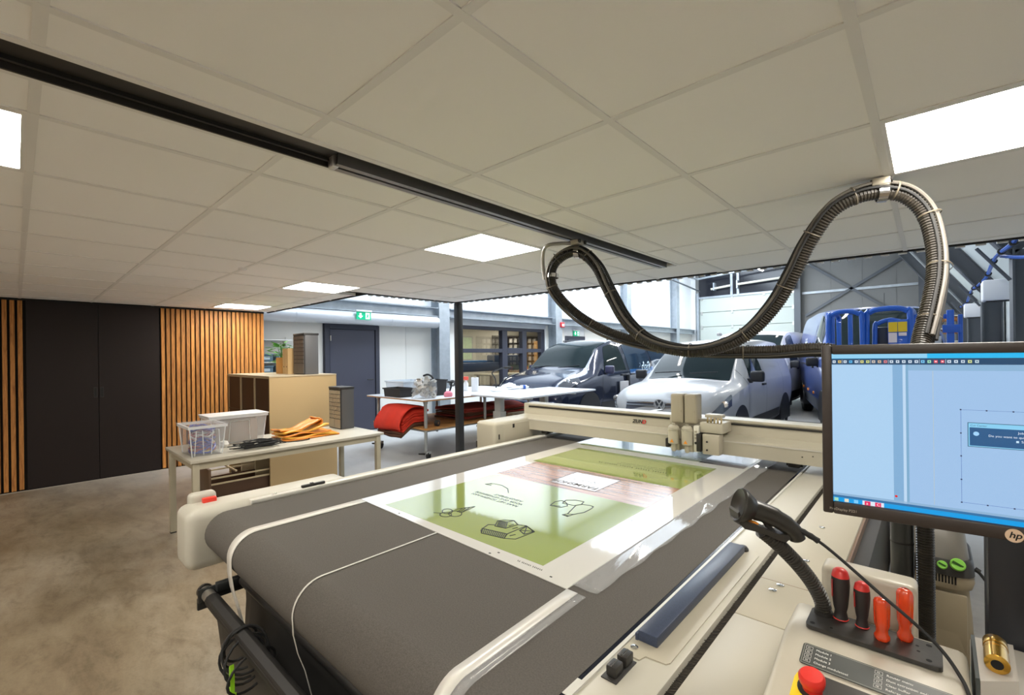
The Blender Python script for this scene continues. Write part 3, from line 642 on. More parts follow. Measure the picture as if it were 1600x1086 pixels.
part('beam_cover', beige, mc, (-.383,.3,.62),(-.238,1.27,.80), .004)
part('beam_edge', M('edge_brown', (.20,.13,.085), .5), mc, (-.205,1.34,.64),(-.197,5.2,.792))
part('beam_side', M('side_dark', (.05,.048,.045), .5), mc, (-.197,1.34,.40),(-.155,5.2,.76))
part('side_skirt', beige, mc, (-.5,.3,.10),(-.245,5.2,.62), .01)
for x,y in ((-.325,1.50),(-.335,1.455),(-.30,1.73),(-.31,2.1),(-.32,2.6)): MB().lathe([(.010,0),(.010,.003),(.005,.004)], (x,y,.80), (0,0,1), 12).build('cover_screw', chrome, mc, smooth=True)
part('cover_seam', M('edge_brown'), mc, (-.383,1.52,.7995),(-.205,1.522,.8004))
# take-up sling in front: two tubes, bracket, black cloth
tz = .50
t1 = MB().cyl((-2.27,.535,tz),(-.3,.535,tz), .024, n=20).build('front_tube', M('tube_steel', (.42,.40,.36), .3, .8), mc, smooth=True)
MB().cyl((-2.275,.535,tz),(-2.262,.535,tz), .030, n=20).build('tube_cap', black_p, t1, smooth=True)
t2 = MB().cyl((-2.16,.652,tz+.04),(-.3,.652,tz+.04), .022, n=20).build('rear_tube', black_m, mc, smooth=True)
part('tube_bracket', M('bracket_black', (.02,.022,.022), .35), mc, (-2.235,.50,.475),(-2.222,.95,.53), .003)
part('bracket_rail', M('bracket_black'), mc, (-2.222,.56,.51),(-2.19,.95,.545), .003)
part('bracket_hook', M('bracket_black'), mc, (-2.25,.5,.44),(-2.235,.57,.49), .004)
cloth = M('sling_cloth', (.020,.019,.018), .55, var=.3, vscale=5)
G = []
NS = 22
for i in range(NS+1):
    x = -2.165+ (1.87)*i/NS; row = []
    e = .035*math.exp(-i*.9)
    for j in range(25):
        t = j/24; a = t*math.pi
        wob = .008*math.sin(i*1.3+j*.5)
        if t < .12: yy = .535-.027*math.cos((t/.12)*2.2); zz = tz+.027*math.sin((t/.12)*2.2)+.002
        elif t > .88: yy = .652+.025*math.cos(((1-t)/.12)*2.2); zz = tz+.04+.025*math.sin(((1-t)/.12)*2.2)+.001
        else:
            s_ = (t-.12)/.76; yy = .545+.115*s_+ .008*math.sin(s_*math.pi*2)+wob*.5; zz = tz-.03+.06*s_-.36*math.sin(s_*math.pi)**.6-e
        xx = x + (.05*math.sin(math.pi*t) if i == 0 else 0)
        row.append(Vector((xx,yy,zz)))
    G.append(row)
MB().sheet(G).build('catch_cloth', cloth, mc, smooth=True, solid=.003)
MB().cyl((-2.16,.535,tz),(-.3,.535,tz), .0275, n=20).build('tube_sleeve', cloth, mc, smooth=True)
# gantry
gb = MB().rings([[Vector((x,y,z)) for y,z in [(2.93,.857),(2.925,.945),(2.94,.953),(3.0,.968),(3.02,.972),(3.025,1.062),(3.16,1.062),(3.17,.86)]] for x in (-2.63,-.28)]).build('gantry_beam', M('gantry_beige', (.45,.42,.33), .35), mc)
part('beam_groove', black_m, gb, (-2.575,3.018,1.030),(-.28,3.0235,1.040))
part('beam_cap', M('gantry_beige'), gb, (-2.575,3.012,1.046),(-.28,3.03,1.064), .004)
part('beam_line', M('rail_pale'), gb, (-2.6,2.9225,.938),(-.28,2.9262,.943))
for x,z in ((-.42,.88),(-.42,.90),(-.47,.91),(-.52,.90),(-2.58,.925)): MB().cyl((x,2.93,z),(x,2.9235,z), .0035, n=8).build('beam_bolt', black_p, gb)
wy_ = M('warning_yellow', (.85,.55,.02), .5); prt = M('print_black', (.012,.012,.012), .5)
f_ = lambda u,v,q: (-2.545+u, q, .893+v)
wt = MB().prism([(-.022,-.018),(.022,-.018),(0,.026)], f_, 2.924, 2.9275).build('warning_triangle', wy_, gb)
MB().prism([(-.006,-.01),(.006,-.01),(.003,.009),(-.003,.009)], f_, 2.9225, 2.924).build('warning_mark', prt, gb)
text('gantry_logo', 'ZUN', .036, prt, gb, (-1.588,3.0165,.985), (1,0,0), (.28,0,1), bold=.0012)
text('gantry_logo_end', 'D', .036, M('logo_red', (.65,.03,.03), .5), gb, (-1.5125,3.0165,.985), (1,0,0), (.28,0,1), bold=.0015)
gh = part('gantry_end_housing', M('gantry_beige'), mc, (-2.72,2.52,.55),(-2.5,3.22,.955), .03, 4)
part('housing_panel', beige, gh, (-2.5,2.62,.60),(-2.494,3.15,.93), .002); part('housing_slot', black_p, gh, (-2.499,2.56,.82),(-2.4985,2.575,.86)); part('latch', black_p, gh, (-2.494,2.72,.895),(-2.491,2.74,.925)); part('side_pad', M('switch_dark'), gh, (-2.7205,2.525,.74),(-2.70,2.58,.79))
part('hinge_block', black_p, gh, (-2.60,2.90,.86),(-2.56,2.94,.95), .004)
for x in (-2.37,-.57):
    k_ = part('gantry_foot', black_p, mc, (x-.03,2.97,.825),(x+.03,3.06,.857), .006)
    MB().cyl((x-.04,3.0,.84),(x+.04,3.0,.84), .012, n=10).build('guide_wheel', rubber, k_)
# tool carriage and two tool modules
cg = part('tool_carriage', M('carriage_beige', (.40,.365,.285), .4), mc, (-1.26,2.90,.90),(-1.00,3.0,1.07), .006)
part('carriage_top', M('gantry_beige'), cg, (-1.05,2.86,.99),(-.915,3.05,1.055), .006)
part('carriage_motor', M('carriage_beige'), cg, (-1.03,2.84,.862),(-.93,2.92,.985), .006)
part('carriage_side', black_p, cg, (-1.062,2.83,.875),(-1.035,2.88,.985), .003)
part('side_stop', black_p, cg, (-1.275,2.86,.87),(-1.25,2.92,.93), .008)
for z in (.89,.94): MB().lathe([(.006,0),(.006,.004)], (-1.0,2.838,z), (0,-1,0), 10).build('carriage_bolt', black_p, cg)
cr_ = part('cable_bridge', M('carriage_beige'), cg, (-1.02,2.86,1.085),(-.92,2.93,1.105), .004)
for k in range(5):
    x = -1.005+k*.02; MB().tube(catmull([(x,2.87,1.09),(x+.004,2.855,1.07),(x,2.865,1.055)],4), .005, 6).build('connector', M('brass_tan', (.45,.35,.18), .4, .3), cr_, smooth=True)
cov = M('module_taupe', (.38,.34,.255), .42)
for k,(x0,x1) in enumerate(((-1.238,-1.158),(-1.150,-1.072))):
    m_ = part('tool_module', cov, mc, (x0,2.865,1.035),(x1,2.965,1.222), .012, 3)
    xc = (x0+x1)/2-.012
    part('module_seam', M('carriage_beige'), m_, (x1-.02,2.8635,1.05),(x1-.018,2.866,1.20))
    text('module_lettering', '. ..:...', .012, prt, m_, (x1-.008,2.8632,1.10), (0,0,1), (-1,0,0))
    MB().lathe([(.030,0),(.034,.004),(.034,.085),(.036,.087),(.036,.094),(.033,.096),(.033,.106),(.022,.118),(.010,.119),(.010,.128)], (xc,2.845,.905), (0,0,1), 24).build('tool_motor', M('gantry_beige'), m_, smooth=True)
    MB().lathe([(.0348,0),(.0348,.005)], (xc,2.845,.995), (0,0,1), 24).build('motor_ring', black_p, m_, smooth=True)
    MB().lathe([(.012,0),(.016,.01),(.016,.045),(.02,.05)], (xc,2.845,.857), (0,0,1), 14).build('tool_tip', M('carriage_beige'), m_, smooth=True)
    part('tool_bracket', M('carriage_beige'), m_, (xc+.012,2.85,.862),(xc+.034,2.9,.93), .003)
    g2 = lambda u,v,q: (xc+.002+u, q, .925+v)
    MB().prism([(-.012,-.008),(.012,-.008),(0,.013)], g2, 2.8095, 2.8115).build('warning_triangle', M('warning_orange', (.75,.28,.03), .5), m_)
cp = part('control_strip', M('strip_silver', (.66,.64,.56), .35), mc, (-1.082,2.84,.868),(-1.052,2.9,1.03), .002)
for z in (.99,.97,.95): part('strip_key', M('carriage_beige'), cp, (-1.074,2.838,z),(-1.060,2.8405,z+.010))
MB().cyl((-1.067,2.841,.925),(-1.067,2.835,.925), .008, n=14).build('strip_button', black_p, cp)
for z in (.885,.925): part('yellow_sticker', M('sticker_yellow', (.85,.68,.03), .5), cp, (-1.0515,2.85,z),(-1.0505,2.885,z+.03))

# ================================================================== PRINTED SHEET
ps = thing('printed_sheet', 'glossy printed sheet with green and wood-look fields lying on the belt', 'printed sheet', (-1.4,2.2,BZ))
gl = dict(rough=.07, coat=.8, spec=.5)
sw = M('sheet_white', (.60,.59,.55), **gl); sg = M('print_green', (.27,.33,.085), **gl)
MB().prism([(-2.01,1.112),(-.78,1.074),(-.78,3.9),(-2.01,3.9)], XYZ, BZ+.0005, BZ+.003).build('base_sheet', sw, ps)
woodp = M('print_wood', (.30,.15,.075), rough=.2, coat=.4, var=.55, vscale=3.2, stretch=(1,14,1))
part('green_field', sg, ps, (-1.845,1.142,BZ+.003),(-.922,1.868,BZ+.0034))
part('wood_field', woodp, ps, (-1.845,1.868,BZ+.003),(-.922,2.24,BZ+.0034))
part('green_field', sg, ps, (-1.88,2.24,BZ+.003),(-.922,2.765,BZ+.0034))
part('green_line', sg, ps, (-1.95,2.875,BZ+.003),(-.98,2.888,BZ+.0034))
part('green_field', M('print_green_dark', (.22,.28,.14), **gl), ps, (-1.95,2.888,BZ+.003),(-1.06,3.5,BZ+.0034))
part('wood_field', M('print_wood_dark', (.11,.075,.055), rough=.22, coat=.4, var=.5, vscale=3, stretch=(14,1,1)), ps, (-1.06,2.86,BZ+.003),(-.80,3.5,BZ+.0034))
part('badge', M('badge_white', (.50,.46,.43), **gl), ps, (-1.50,1.93,BZ+.0034),(-1.225,2.18,BZ+.0037))
ink = M('print_ink', (.008,.012,.006), .5, spec=.2)
for nm,i0,i1 in (('barn_drawing',0,33),('cone_drawing',33,41),('arrow_drawing',41,43),('bottle_drawing',43,46),('cheese_drawing',46,47),('jar_drawing',47,49)):
    dl = MB()
    for l in DRAWN[i0:i1]: dl.ribbon([(x,y,BZ+.0034) for x,y in l], .0040, th=.0008)
    dl.build(nm, ink, ps)
fr_ = MB().ribbon([(x,y,BZ+.0037) for x,y in ((-1.505,1.925),(-1.22,1.925),(-1.22,2.185),(-1.505,2.185),(-1.505,1.925))], .003, th=.0005)
for k in range(7):
    x = -1.27-k*.028; fr_.ribbon([(x,2.03+.01*(k%3),BZ+.0037),(x-.012,2.06+.012*(k%2),BZ+.0037),(x-.024,2.04,BZ+.0037)], .002, th=.0005)
    fr_.ribbon([(x-.004,2.09,BZ+.0037),(x-.018,2.11+.008*(k%2),BZ+.0037)], .002, th=.0005)
fr_.build('badge_drawing', M('ink_brown', (.06,.04,.03), .3), ps)
xd, yd = (-1,0,0), (0,-1,0)
text('print_lettering', 'FARMSHOP', .055, M('ink_brown'), ps, (-1.235,1.99,BZ+.0037), xd, yd, bold=.001, th=.0004)
for k,s_ in enumerate(('RAAK HET SCHERM AAN','VOOR ONS UITGEBREIDE','ASSORTIMENT')):
    text('print_lettering', s_, .027, ink, ps, (-1.365-(0,.0,.03)[k],1.525+k*.032,BZ+.0034), xd, yd, th=.0004)
dd = MB()
def dashes(x0, x1, y, h, z=BZ+.0034):
    x = x0; k = 0
    while x > x1:
        k += 1
        if k % 7 == 0: x -= h*.7; continue
        dd.ribbon([(x,y,z),(x-h*.25,y+h*(.9 if k%2 else .5),z)], h*.22, th=.0004); dd.ribbon([(x-h*.1,y+h*(.5 if k%3 else 0),z),(x-h*.5,y+h*(.5 if k%2 else .95),z)], h*.2, th=.0004); x -= h*.85
dashes(-1.10,-1.545,2.475,.018); dashes(-1.13,-1.43,2.515,.012); dashes(-1.12,-1.42,2.548,.012); dashes(-1.11,-1.63,2.195,.016); dashes(-.905,-1.005,1.112,.008)
for x,y in ((-1.12,1.095),(-1.10,1.118),(-.86,1.10),(-1.70,1.118),(-.90,1.69),(-.91,2.1),(-.755,1.2)): dd.ribbon([(x,y,BZ+.0034),(x+.005,y,BZ+.0034)], .006, th=.0004)
dd.build('small_print', ink, ps)
tri = MB().ribbon([(x,y,BZ+.0034) for x,y in ((-1.24,2.91),(-1.10,2.91),(-1.08,2.96),(-1.22,2.97),(-1.24,2.91))], .003, th=.0005).ribbon([(-1.20,2.94,BZ+.0034),(-1.12,2.94,BZ+.0034)], .01, th=.0004)
tri.build('badge_drawing', M('ink_white', (.6,.65,.55), .3), ps)
foil = M('clear_film', (.85,.86,.86), .06, trans=.0, coat=.5, alpha=.15)
G = []
for i in range(90):
    y = 1.1+i*.031
    G.append([Vector((-.78+.085*j/8 + (.004*math.sin(i*.9) if j==8 else 0), y, BZ+.0045+max(0,.0012*math.sin(i*.55+j*.9)+.0016*math.sin(i*.21+1)*(j/8)))) for j in range(9)])
MB().sheet(G).build('film_margin', foil, ps, smooth=True, ang=180, solid=.0006)

def hang(name, label, x0, x1, y0, fall, mat, dx=0, z=.0022):
    path = [(y0,BZ+z)] + [(y0+(cy_-y0)*k/8, BZ+z) for k in range(1,8)] + [(cy_+(rr_+z)*math.cos(math.radians(a)), cz_+(rr_+z)*math.sin(math.radians(a))) for a in range(90,181,9)] + fall
    n = len(path); R = []
    for k,(y,zz) in enumerate(path):
        q = dx*k/n; R.append([Vector((x0+q,y,zz)),Vector((x1+q,y,zz))])
    o = MB().sheet(R).build(name, mat, None, smooth=True, ang=180, solid=.0012, off=((x0+x1)/2,y0,BZ)); return tag(o, label, 'waste strip', 'cut-off strips trailing over the belt')
stw = M('strip_white', (.62,.60,.55), .3, coat=.2)
hang('waste_strip', 'wide white waste strip curling over the left end of the belt', -2.012, -1.956, 1.11, [(.548,.66),(.556,.6),(.575,.52),(.597,.42),(.615,.33),(.63,.25)], stw)
hang('waste_strip', 'thin white waste strip hanging over the middle of the belt', -1.408, -1.400, 1.09, [(.550,.66),(.562,.60),(.582,.54),(.60,.46),(.615,.36),(.625,.25)], stw, .01)
hang('waste_strip', 'broad white waste strip with clear film along the right belt edge', -.78, -.742, 1.075, [(.548,.66),(.55,.58),(.56,.45)], stw, .03)
hang('waste_strip', 'clear crinkled film strip beside the broad white strip', -.741, -.712, 1.07, [(.548,.66),(.55,.58),(.56,.46)], foil, .03, .004)
# cable coil with green cutter on the tube
cc = thing('cable_coil', 'coiled black cable looped over the front tube', 'cable', (-1.75,.535,.4))
for k in range(6):
    a0 = random.uniform(-.02,.02); x = -1.83+k*.022; R_ = .062+.010*random.random()
    pts = [(x+a0+.03*math.sin(t*2*math.pi/20+k), .535+.052*math.cos(t*2*math.pi/20)*(1+.12*k%2), tz-.035-.02*(k%3)+R_*math.sin(t*2*math.pi/20)) for t in range(20)]
    MB().tube(pts, .0045, 6, closed=True).build('cable_loop', rubber, cc, smooth=True)
gk = thing('cutter_knife', 'lime green safety cutter hanging in the cable coil', 'knife', (-1.72,.48,.38))
gm = M('lime_green', (.35,.72,.03), .4)
MB().prism([(-.012,-.06),(.012,-.06),(.014,.02),(.004,.06),(-.010,.05)], lambda u,v,q:(-1.72+u*.7+.01*v,.478+q,.405+v), -.006, .006).build('body', gm, gk)
MB().prism([(-.009,-.05),(.009,-.05),(.009,.03),(-.009,.02)], lambda u,v,q:(-1.69+u*.7,.475+q,.36+v), -.006, .006).build('grip', gm, gk)
MB().cyl((-1.72,.469,.40),(-1.72,.472,.40), .006, n=10).build('pivot', black_p, gk)
# ================================================================== OPERATOR CONSOLE
co = thing('control_console', 'beige moulded control console with emergency stop and tool holder plate', 'control console', (-.09,1.05,0))
cprof = [(.70,.30),(.70,.775),(.72,.792),(1.10,.893),(1.235,.896),(1.255,.885),(1.26,.30)]
cb = MB().rings([[Vector((x,y,z)) for y,z in cprof] for x in (-.235,.05)])
es = [e for e in cb.bm.edges if abs(e.verts[0].co.x-e.verts[1].co.x) < 1e-6]
bmesh.ops.bevel(cb.bm, geom=es, offset=.014, segments=3, affect='EDGES', profile=.5)
cb.build('console_body', M('console_cream', (.46,.425,.345), .36, var=.05, vscale=3), co, smooth=True, ang=30)
part('rear_riser', M('console_cream'), co, (-.19,1.262,.60),(-.022,1.33,.985), .012, 3)
part('pedestal', beige, co, (-.19,.85,.0),(.03,1.2,.30))
def slope(y): return .893+.25*(y-1.10)+.0006
sn = Vector((0,-.25,1)).normalized(); sy = Vector((0,1,.25)).normalized()
def onslope(x, y, h=0.): return Vector((x,y,slope(y)))+sn*h
def splate(x0,x1,y0,y1,h0,h1,r=.006):
    pts = []
    for cx,cy,a0 in ((x1-r,y1-r,0),(x0+r,y1-r,90),(x0+r,y0+r,180),(x1-r,y0+r,270)):
        for k in range(4):
            a = math.radians(a0+k*30); pts.append((cx+r*math.cos(a),cy+r*math.sin(a)))
    return MB().rings([[onslope(x,y,h) for x,y in pts] for h in (h0,h1)])
lp = splate(-.193,.035,1.0285,1.0815,0,.0012).build('function_label', M('label_green_grey', (.045,.05,.045), .4), co)
lw = M('label_ink', (.72,.72,.68), .5)
fl = MB()
for a,b in (((-.190,1.031),(.032,1.031)),((.032,1.031),(.032,1.079)),((.032,1.079),(-.190,1.079)),((-.190,1.079),(-.190,1.031))): fl.ribbon([onslope(*a,.0012),onslope(*b,.0012)], .0006, sn, .0002)
fl.build('label_border', M('label_line', (.35,.36,.30), .5), lp)
rows = (('F1','Module 1'),('F2','Module 2'),('F3','Module 3'),('F4','Change moduletool')), (('F5','Router menu'),('F6','Dust extraction on/off'),('F7','Clear buffer'),('F8','Reference'))
for ci,x in enumerate((-.187,-.079)):
    for k,(a,b) in enumerate(rows[ci]):
        y = 1.0685-k*.0105
        kb = MB()
        q = [(x,y-.001),(x+.011,y-.001),(x+.011,y+.0065),(x,y+.0065),(x,y-.001)]
        kb.ribbon([onslope(*p,.0012) for p in q], .0004, sn, .0002); kb.build('key_frame', lw, lp)
        text('key_lettering', a, .0046, lw, lp, onslope(x+.0028,y+.0008,.0014), (1,0,0), sy, th=.0002)
        text('key_lettering', b, .0068, lw, lp, onslope(x+.0165,y+.0004,.0014), (1,0,0), sy, th=.0002)
yp = splate(-.193,-.128,.925,1.012,0,.002,.02).build('yellow_plate', M('estop_yellow', (.80,.58,.02), .45), co)
splate(-.155,.035,.80,1.015,.0005,.0028,.006).build('keypad_panel', M('keypad_dark', (.03,.026,.022), .35), co)
ec_ = onslope(-.162,.978); MB().lathe([(.016,0),(.016,.014),(.0195,.016),(.021,.022),(.021,.030),(.0175,.035),(0,.0355)], ec_, sn, 28, False).build('emergency_stop', M('estop_red', (.66,.03,.02), .35), co, smooth=True)
MB().lathe([(.024,0),(.024,.004)], ec_, sn, 24).build('estop_ring', black_p, co, smooth=True)
# holder plate
hp_ = MB()
pts = []
for cx,cy,a0 in ((.004,1.205,0),(-.189,1.205,90),(-.189,1.137,180),(.004,1.137,270)):
    for k in range(5):
        a = math.radians(a0+k*22.5); pts.append((cx+.010*math.cos(a),cy+.010*math.sin(a)))
hpl = hp_.prism(pts, XYZ, .8965, .9045).build('holder_plate', M('holder_black', (.03,.028,.026), .38, var=.3, vscale=40), co)
for x,y in ((-.188,1.142),(-.005,1.142),(-.005,1.2),(-.188,1.2)): MB().cyl((x,y,.9045),(x,y,.905), .0045, n=12).build('screw_hole', M('hole_black', (.004,.004,.004), .8), hpl)
for x,y in ((-.155,1.145),(-.02,1.165),(-.022,1.185),(-.16,1.19)): MB().cyl((x,y,.9045),(x,y,.9048), .0028, n=10).build('small_hole', M('hole_black'), hpl)
# screwdrivers
def driver(x, y, z, prof, mats, label, kind, n=18):
    t = thing('screwdriver', label, 'screwdriver', (x,y,z), 'screwdrivers standing in the holder plate')
    for nm, m, p in prof: MB().lathe(p, (x,y,z), (0,0,1), n, True).build(nm, m, t, smooth=True)
    return t
gr = M('grip_black', (.022,.018,.017), .5); rd = M('grip_red', (.55,.03,.025), .4)
og = M('clear_orange_red', (.95,.10,.02), .08, trans=.55, coat=.6)
for x,y,s_,l in ((-.145,1.196,1.0,'tall black screwdriver with red cap beside the gooseneck'),(-.108,1.19,.86,'shorter black screwdriver with red cap, second from the gooseneck')):
    t = driver(x,y,.905,[('handle',gr,[(.006*s_,.0),(.0135*s_,.003),(.012*s_,.010),(.0105*s_,.018),(.013*s_,.028),(.0155*s_,.045*s_+.01),(.0168*s_,.075*s_),(.016*s_,.092*s_)]),('cap',rd,[(.0162*s_,.092*s_),(.0135*s_,.104*s_),(.008*s_,.109*s_),(.001,.110*s_)]),('collar',rd,[(.012*s_,.0005),(.0142*s_,.0025),(.0125*s_,.005)])],None,l,0)
    MB().prism([(-.004*s_,.05*s_),(.004*s_,.05*s_),(.005*s_,.085*s_),(-.005*s_,.085*s_)], lambda u,v,q:(x-.0135*s_+q*.5,y-.009*s_+u-q,.905+v), -.002, .003).build('grip_inlay', rd, t)
for x,y,s_,l in ((-.074,1.163,.92,'shorter clear orange screwdriver in the front of the plate'),(-.040,1.192,1.12,'taller clear orange screwdriver, rightmost in the plate')):
    R_ = []
    def fl_prof(zf, r, fl):
        return [Vector((x+r*(1+fl*math.cos(6*a))*math.cos(a), y+r*(1+fl*math.cos(6*a))*math.sin(a), .905+zf*s_)) for a in [2*math.pi*k/36 for k in range(36)]]
    t = thing('screwdriver', l, 'screwdriver', (x,y,.905), 'screwdrivers standing in the holder plate')
    MB().rings([fl_prof(0,.010,0),fl_prof(.003,.0125,.03),fl_prof(.010,.0125,.04),fl_prof(.016,.0095,.03),fl_prof(.024,.0095,.05),fl_prof(.034,.0118,.07),fl_prof(.060,.0125,.08),fl_prof(.082,.0125,.08),fl_prof(.088,.011,.04),fl_prof(.091,.007,0)]).build('handle', og, t, smooth=True, ang=60)
    MB().cyl((x,y,.9045),(x,y,.94), .003, n=8).build('blade', chrome, t)
# scanner holder: gooseneck, cradle, scanner, cable
gp = resample(catmull([(-.176,1.196,.9045),(-.178,1.193,.932),(-.193,1.18,.972),(-.218,1.156,1.017),(-.249,1.128,1.06),(-.275,1.104,1.09)],8),.0016)
sg_ = thing('scanner_stand', 'black corrugated gooseneck stand with scanner cradle on the console', 'scanner stand', (-.176,1.196,.9045))
MB().tube(gp, [(.0132,.0132,.016,.016)[k%4] for k in range(len(gp))], 16).build('gooseneck', M('goose_black', (.03,.027,.022), .4), sg_)
MB().lathe([(.0175,0),(.0175,.008)], (-.176,1.196,.9045), (0,0,1), 16).build('neck_socket', black_p, sg_, smooth=True)
# cradle cup
R0 = Vector((math.cos(YAW),math.sin(YAW),0)); F0 = Vector((-math.sin(YAW),math.cos(YAW),0)); U0 = Vector((0,0,1))
C0 = Vector((-.288,1.092,1.105))
def L3(r,u,f=0): return C0 + R0*r + U0*u + F0*f
prof_c = [(-.043,.030),(-.040,.008),(-.028,-.004),(-.005,-.010),(.020,-.018),(.045,-.030),(.060,-.034),(.070,-.026),(.066,-.018),(.045,-.016),(.02,-.006),(-.002,.004),(-.02,.010),(-.034,.018),(-.040,.034)]
MB().rings([[L3(a,b,f) for a,b in prof_c] for f in (-.020,.020)]).build('cradle', M('goose_black'), sg_, smooth=True, ang=40)
sc = thing('barcode_scanner', 'black handheld barcode scanner resting in the gooseneck cradle', 'scanner', tuple(C0))
hd = [(-.030,.012),(-.026,.060)]
ax_h = (R0*.055+U0*.030)
A = L3(-.026,.040)
dh = (R0*.9+U0*-.28+F0*-.1).normalized()
MB().lathe([(.018,.0),(.035,-.008),(.038,-.004),(.037,.004),(.030,.014),(.024,.024)], A, dh, 26).build('scan_head', M('scanner_black', (.028,.026,.022), .32), sc, smooth=True)
hpth = [A+dh*.018, A+dh*.05+U0*.0, A+dh*.085-U0*.006, A+dh*.112-U0*.018, A+dh*.122-U0*.036]
MB().tube(catmull(hpth,5), [.022]*4+[.021]*5+[.019]*4+[.0175]*4+[.016]*3+[.012], 16).build('handle', M('scanner_black'), sc, smooth=True)
MB().tube(catmull([A+dh*.05-U0*.016, A+dh*.062-U0*.03, A+dh*.074-U0*.04],4), .006, 8).build('trigger', black_p, sc, smooth=True)
MB().tube([A+dh*.012-U0*.028, A+dh*.03-U0*.028, A+dh*.035-U0*.030], .0035, 8).build('orange_lever', M('lever_orange', (.85,.30,.03), .4), sc)
cab = catmull([tuple(A+dh*.1-U0*.012),(-.207,1.136,1.098),(-.169,1.147,1.075),(-.121,1.150,1.038),(-.071,1.150,.998),(-.024,1.152,.961),(.012,1.150,.928),(.034,1.13,.904),(.045,1.09,.895),(.056,1.04,.86),(.058,.98,.80)],6)
MB().tube(cab, .0032, 8).build('scanner_cable', rubber, sc, smooth=True)
MB().tube(cab[2:12], [.0068 if k%2 else .0058 for k in range(10)], 8).build('strain_relief', rubber, sc, smooth=True)
# white box with a brass collet
bxm = M('box_white', (.52,.49,.44), .5)
wb = thing('collet_box', 'small white block holding a brass collet at the console corner', 'box', (.09,1.24,.86))
MB().prism([(.062,1.152),(.112,1.195),(.118,1.335),(.064,1.322)], XYZ, .86, .893).build('block', bxm, wb)
MB().prism([(.056,1.15),(.0615,1.152),(.0635,1.322),(.058,1.32)], XYZ, .80, .897).build('dark_edge', M('edge_slate', (.06,.07,.07), .4), wb)
part('box_base', bxm, wb, (.06,1.17,.62),(.17,1.40,.858), .006)
cl_ = thing('brass_collet', 'stepped brass collet lying in the white block', 'collet', (.09,1.25,.893), )
brass = M('brass', (.62,.36,.06), .22, .85)
for nm,pr in (('sleeve',[(.012,.0),(.017,.002),(.017,.045),(.0145,.047)]),('ring',[(.0165,.048),(.0165,.058),(.015,.060)]),('head',[(.017,.061),(.0175,.064),(.0175,.085),(.014,.09)])):
    MB().lathe(pr, (.086,1.195,.9105), (.04,1,.0), 20).build(nm, brass, cl_, smooth=True)
MB().cyl((.086,1.1945,.9105),(.086,1.196,.9105), .0085, n=14).build('bore', M('hole_black'), cl_)

# ================================================================== MONITOR
mo = thing('monitor', 'black desktop monitor showing cutting software on a light blue screen', 'monitor', (-.150,1.029,1.178), rz=.1262)
bez = M('monitor_bezel', (.030,.022,.018), .45)
def lp_(name, mat, a, b, r=0., par=mo): return box(a,b,r).build(name, mat, par, smooth=r>0, local=True)
MW, MH = .51, .315
lp_('frame', bez, (0,0,0),(.016,.03,MH), .003); lp_('frame', bez, (MW-.016,0,0),(MW,.03,MH), .003); lp_('frame', bez, (.016,.0,MH-.0175),(MW-.016,.03,MH), .003); lp_('frame', bez, (.016,0,0),(MW-.016,.03,.0225), .003)
lp_('back_cover', black_p, (.004,.012,.004),(MW-.004,.042,MH-.004), .008)
sx0, sx1, sz0, sz1 = .0145, MW-.0145, .0215, MH-.0165
def scr(name, c, x0,x1,z0,z1, lay=1, e=1.):
    m = M('screen_%02x%02x%02x_%d'%(int(c[0]*255),int(c[1]*255),int(c[2]*255),int(e*10)), c, .25, emit=e)
    return lp_(name, m, (x0,.0085-.0002*lay,z0),(x1,.0087-.0002*lay,z1))
lp_('screen', M('screen_base', (.36,.56,.84), .25, emit=.95), (sx0,.009,sz0),(sx1,.011,sz1))
scr('title_bar', (.02,.48,.86), sx0,sx1,.2895,sz1,1,1.0); scr('title_left', (.28,.62,.86), sx0,.15,.2900,sz1-.0006,2,1.0)
scr('tool_bar', (.012,.06,.14), sx0,sx1,.2785,.2895,1,1.)
scr('side_pane', (.40,.62,.86), sx0,.104,.033,.2785,1,1.0); scr('pane_gap', (.22,.42,.66), .104,.1175,.033,.2785,1,1.0); scr('gap_line', (.50,.68,.88), .1175,.1215,.033,.2785,2,1.); scr('gap_line', (.20,.40,.60), .1215,.125,.033,.2785,2,1.)
scr('canvas_head', (.26,.45,.66), .125,sx1,.2685,.2785,2,1.)
scr('status_strip', (.27,.45,.66), sx0,sx1,.0335,.0385,2,1.)
scr('task_bar_top', (.03,.16,.36), sx0,sx1,.0305,.0345,3,1.)
scr('task_bar', (.0,.33,.78), sx0,sx1,sz0,.0305,3,1.)
scr('canvas_line', (.55,.55,.42), .1567,.1571,.040,.268,3,1.)
for a,b,c,d in ((.1905,.1909,.05,.204),(.1905,sx1,.2036,.2040),(.1905,sx1,.05,.0504)): scr('select_line', (.06,.12,.42), a,b,c,d,3,1.)
for z in (.05,.088,.127,.165,.204): scr('select_handle', (.03,.04,.1), .1895,.1915,z-.001,z+.001,4,1.)
for x in (.220,.250): scr('select_handle', (.03,.04,.1), x,x+.002,.2028,.2048,4,1.); scr('select_handle', (.03,.04,.1), x,x+.002,.049,.051,4,1.)
scr('dialog', (.04,.12,.20), .1985,.355,.1435,.1835,4,1.); scr('dialog_frame', (.25,.62,.88), .1995,.354,.1445,.1825,5,1.); scr('dialog_body', (.02,.10,.25), .2008,.3527,.1458,.1755,6,1.)
xdl, ydl = (1,0,0), (0,0,1)
def st(body, size, x, z, c=(.75,.85,.95), align='LEFT'):
    text('screen_lettering', body, size, M('screen_ink_%d'%int(c[0]*99), c, .3, emit=1.), mo, (x,.0068,z), xdl, ydl, align, th=0., local=True)
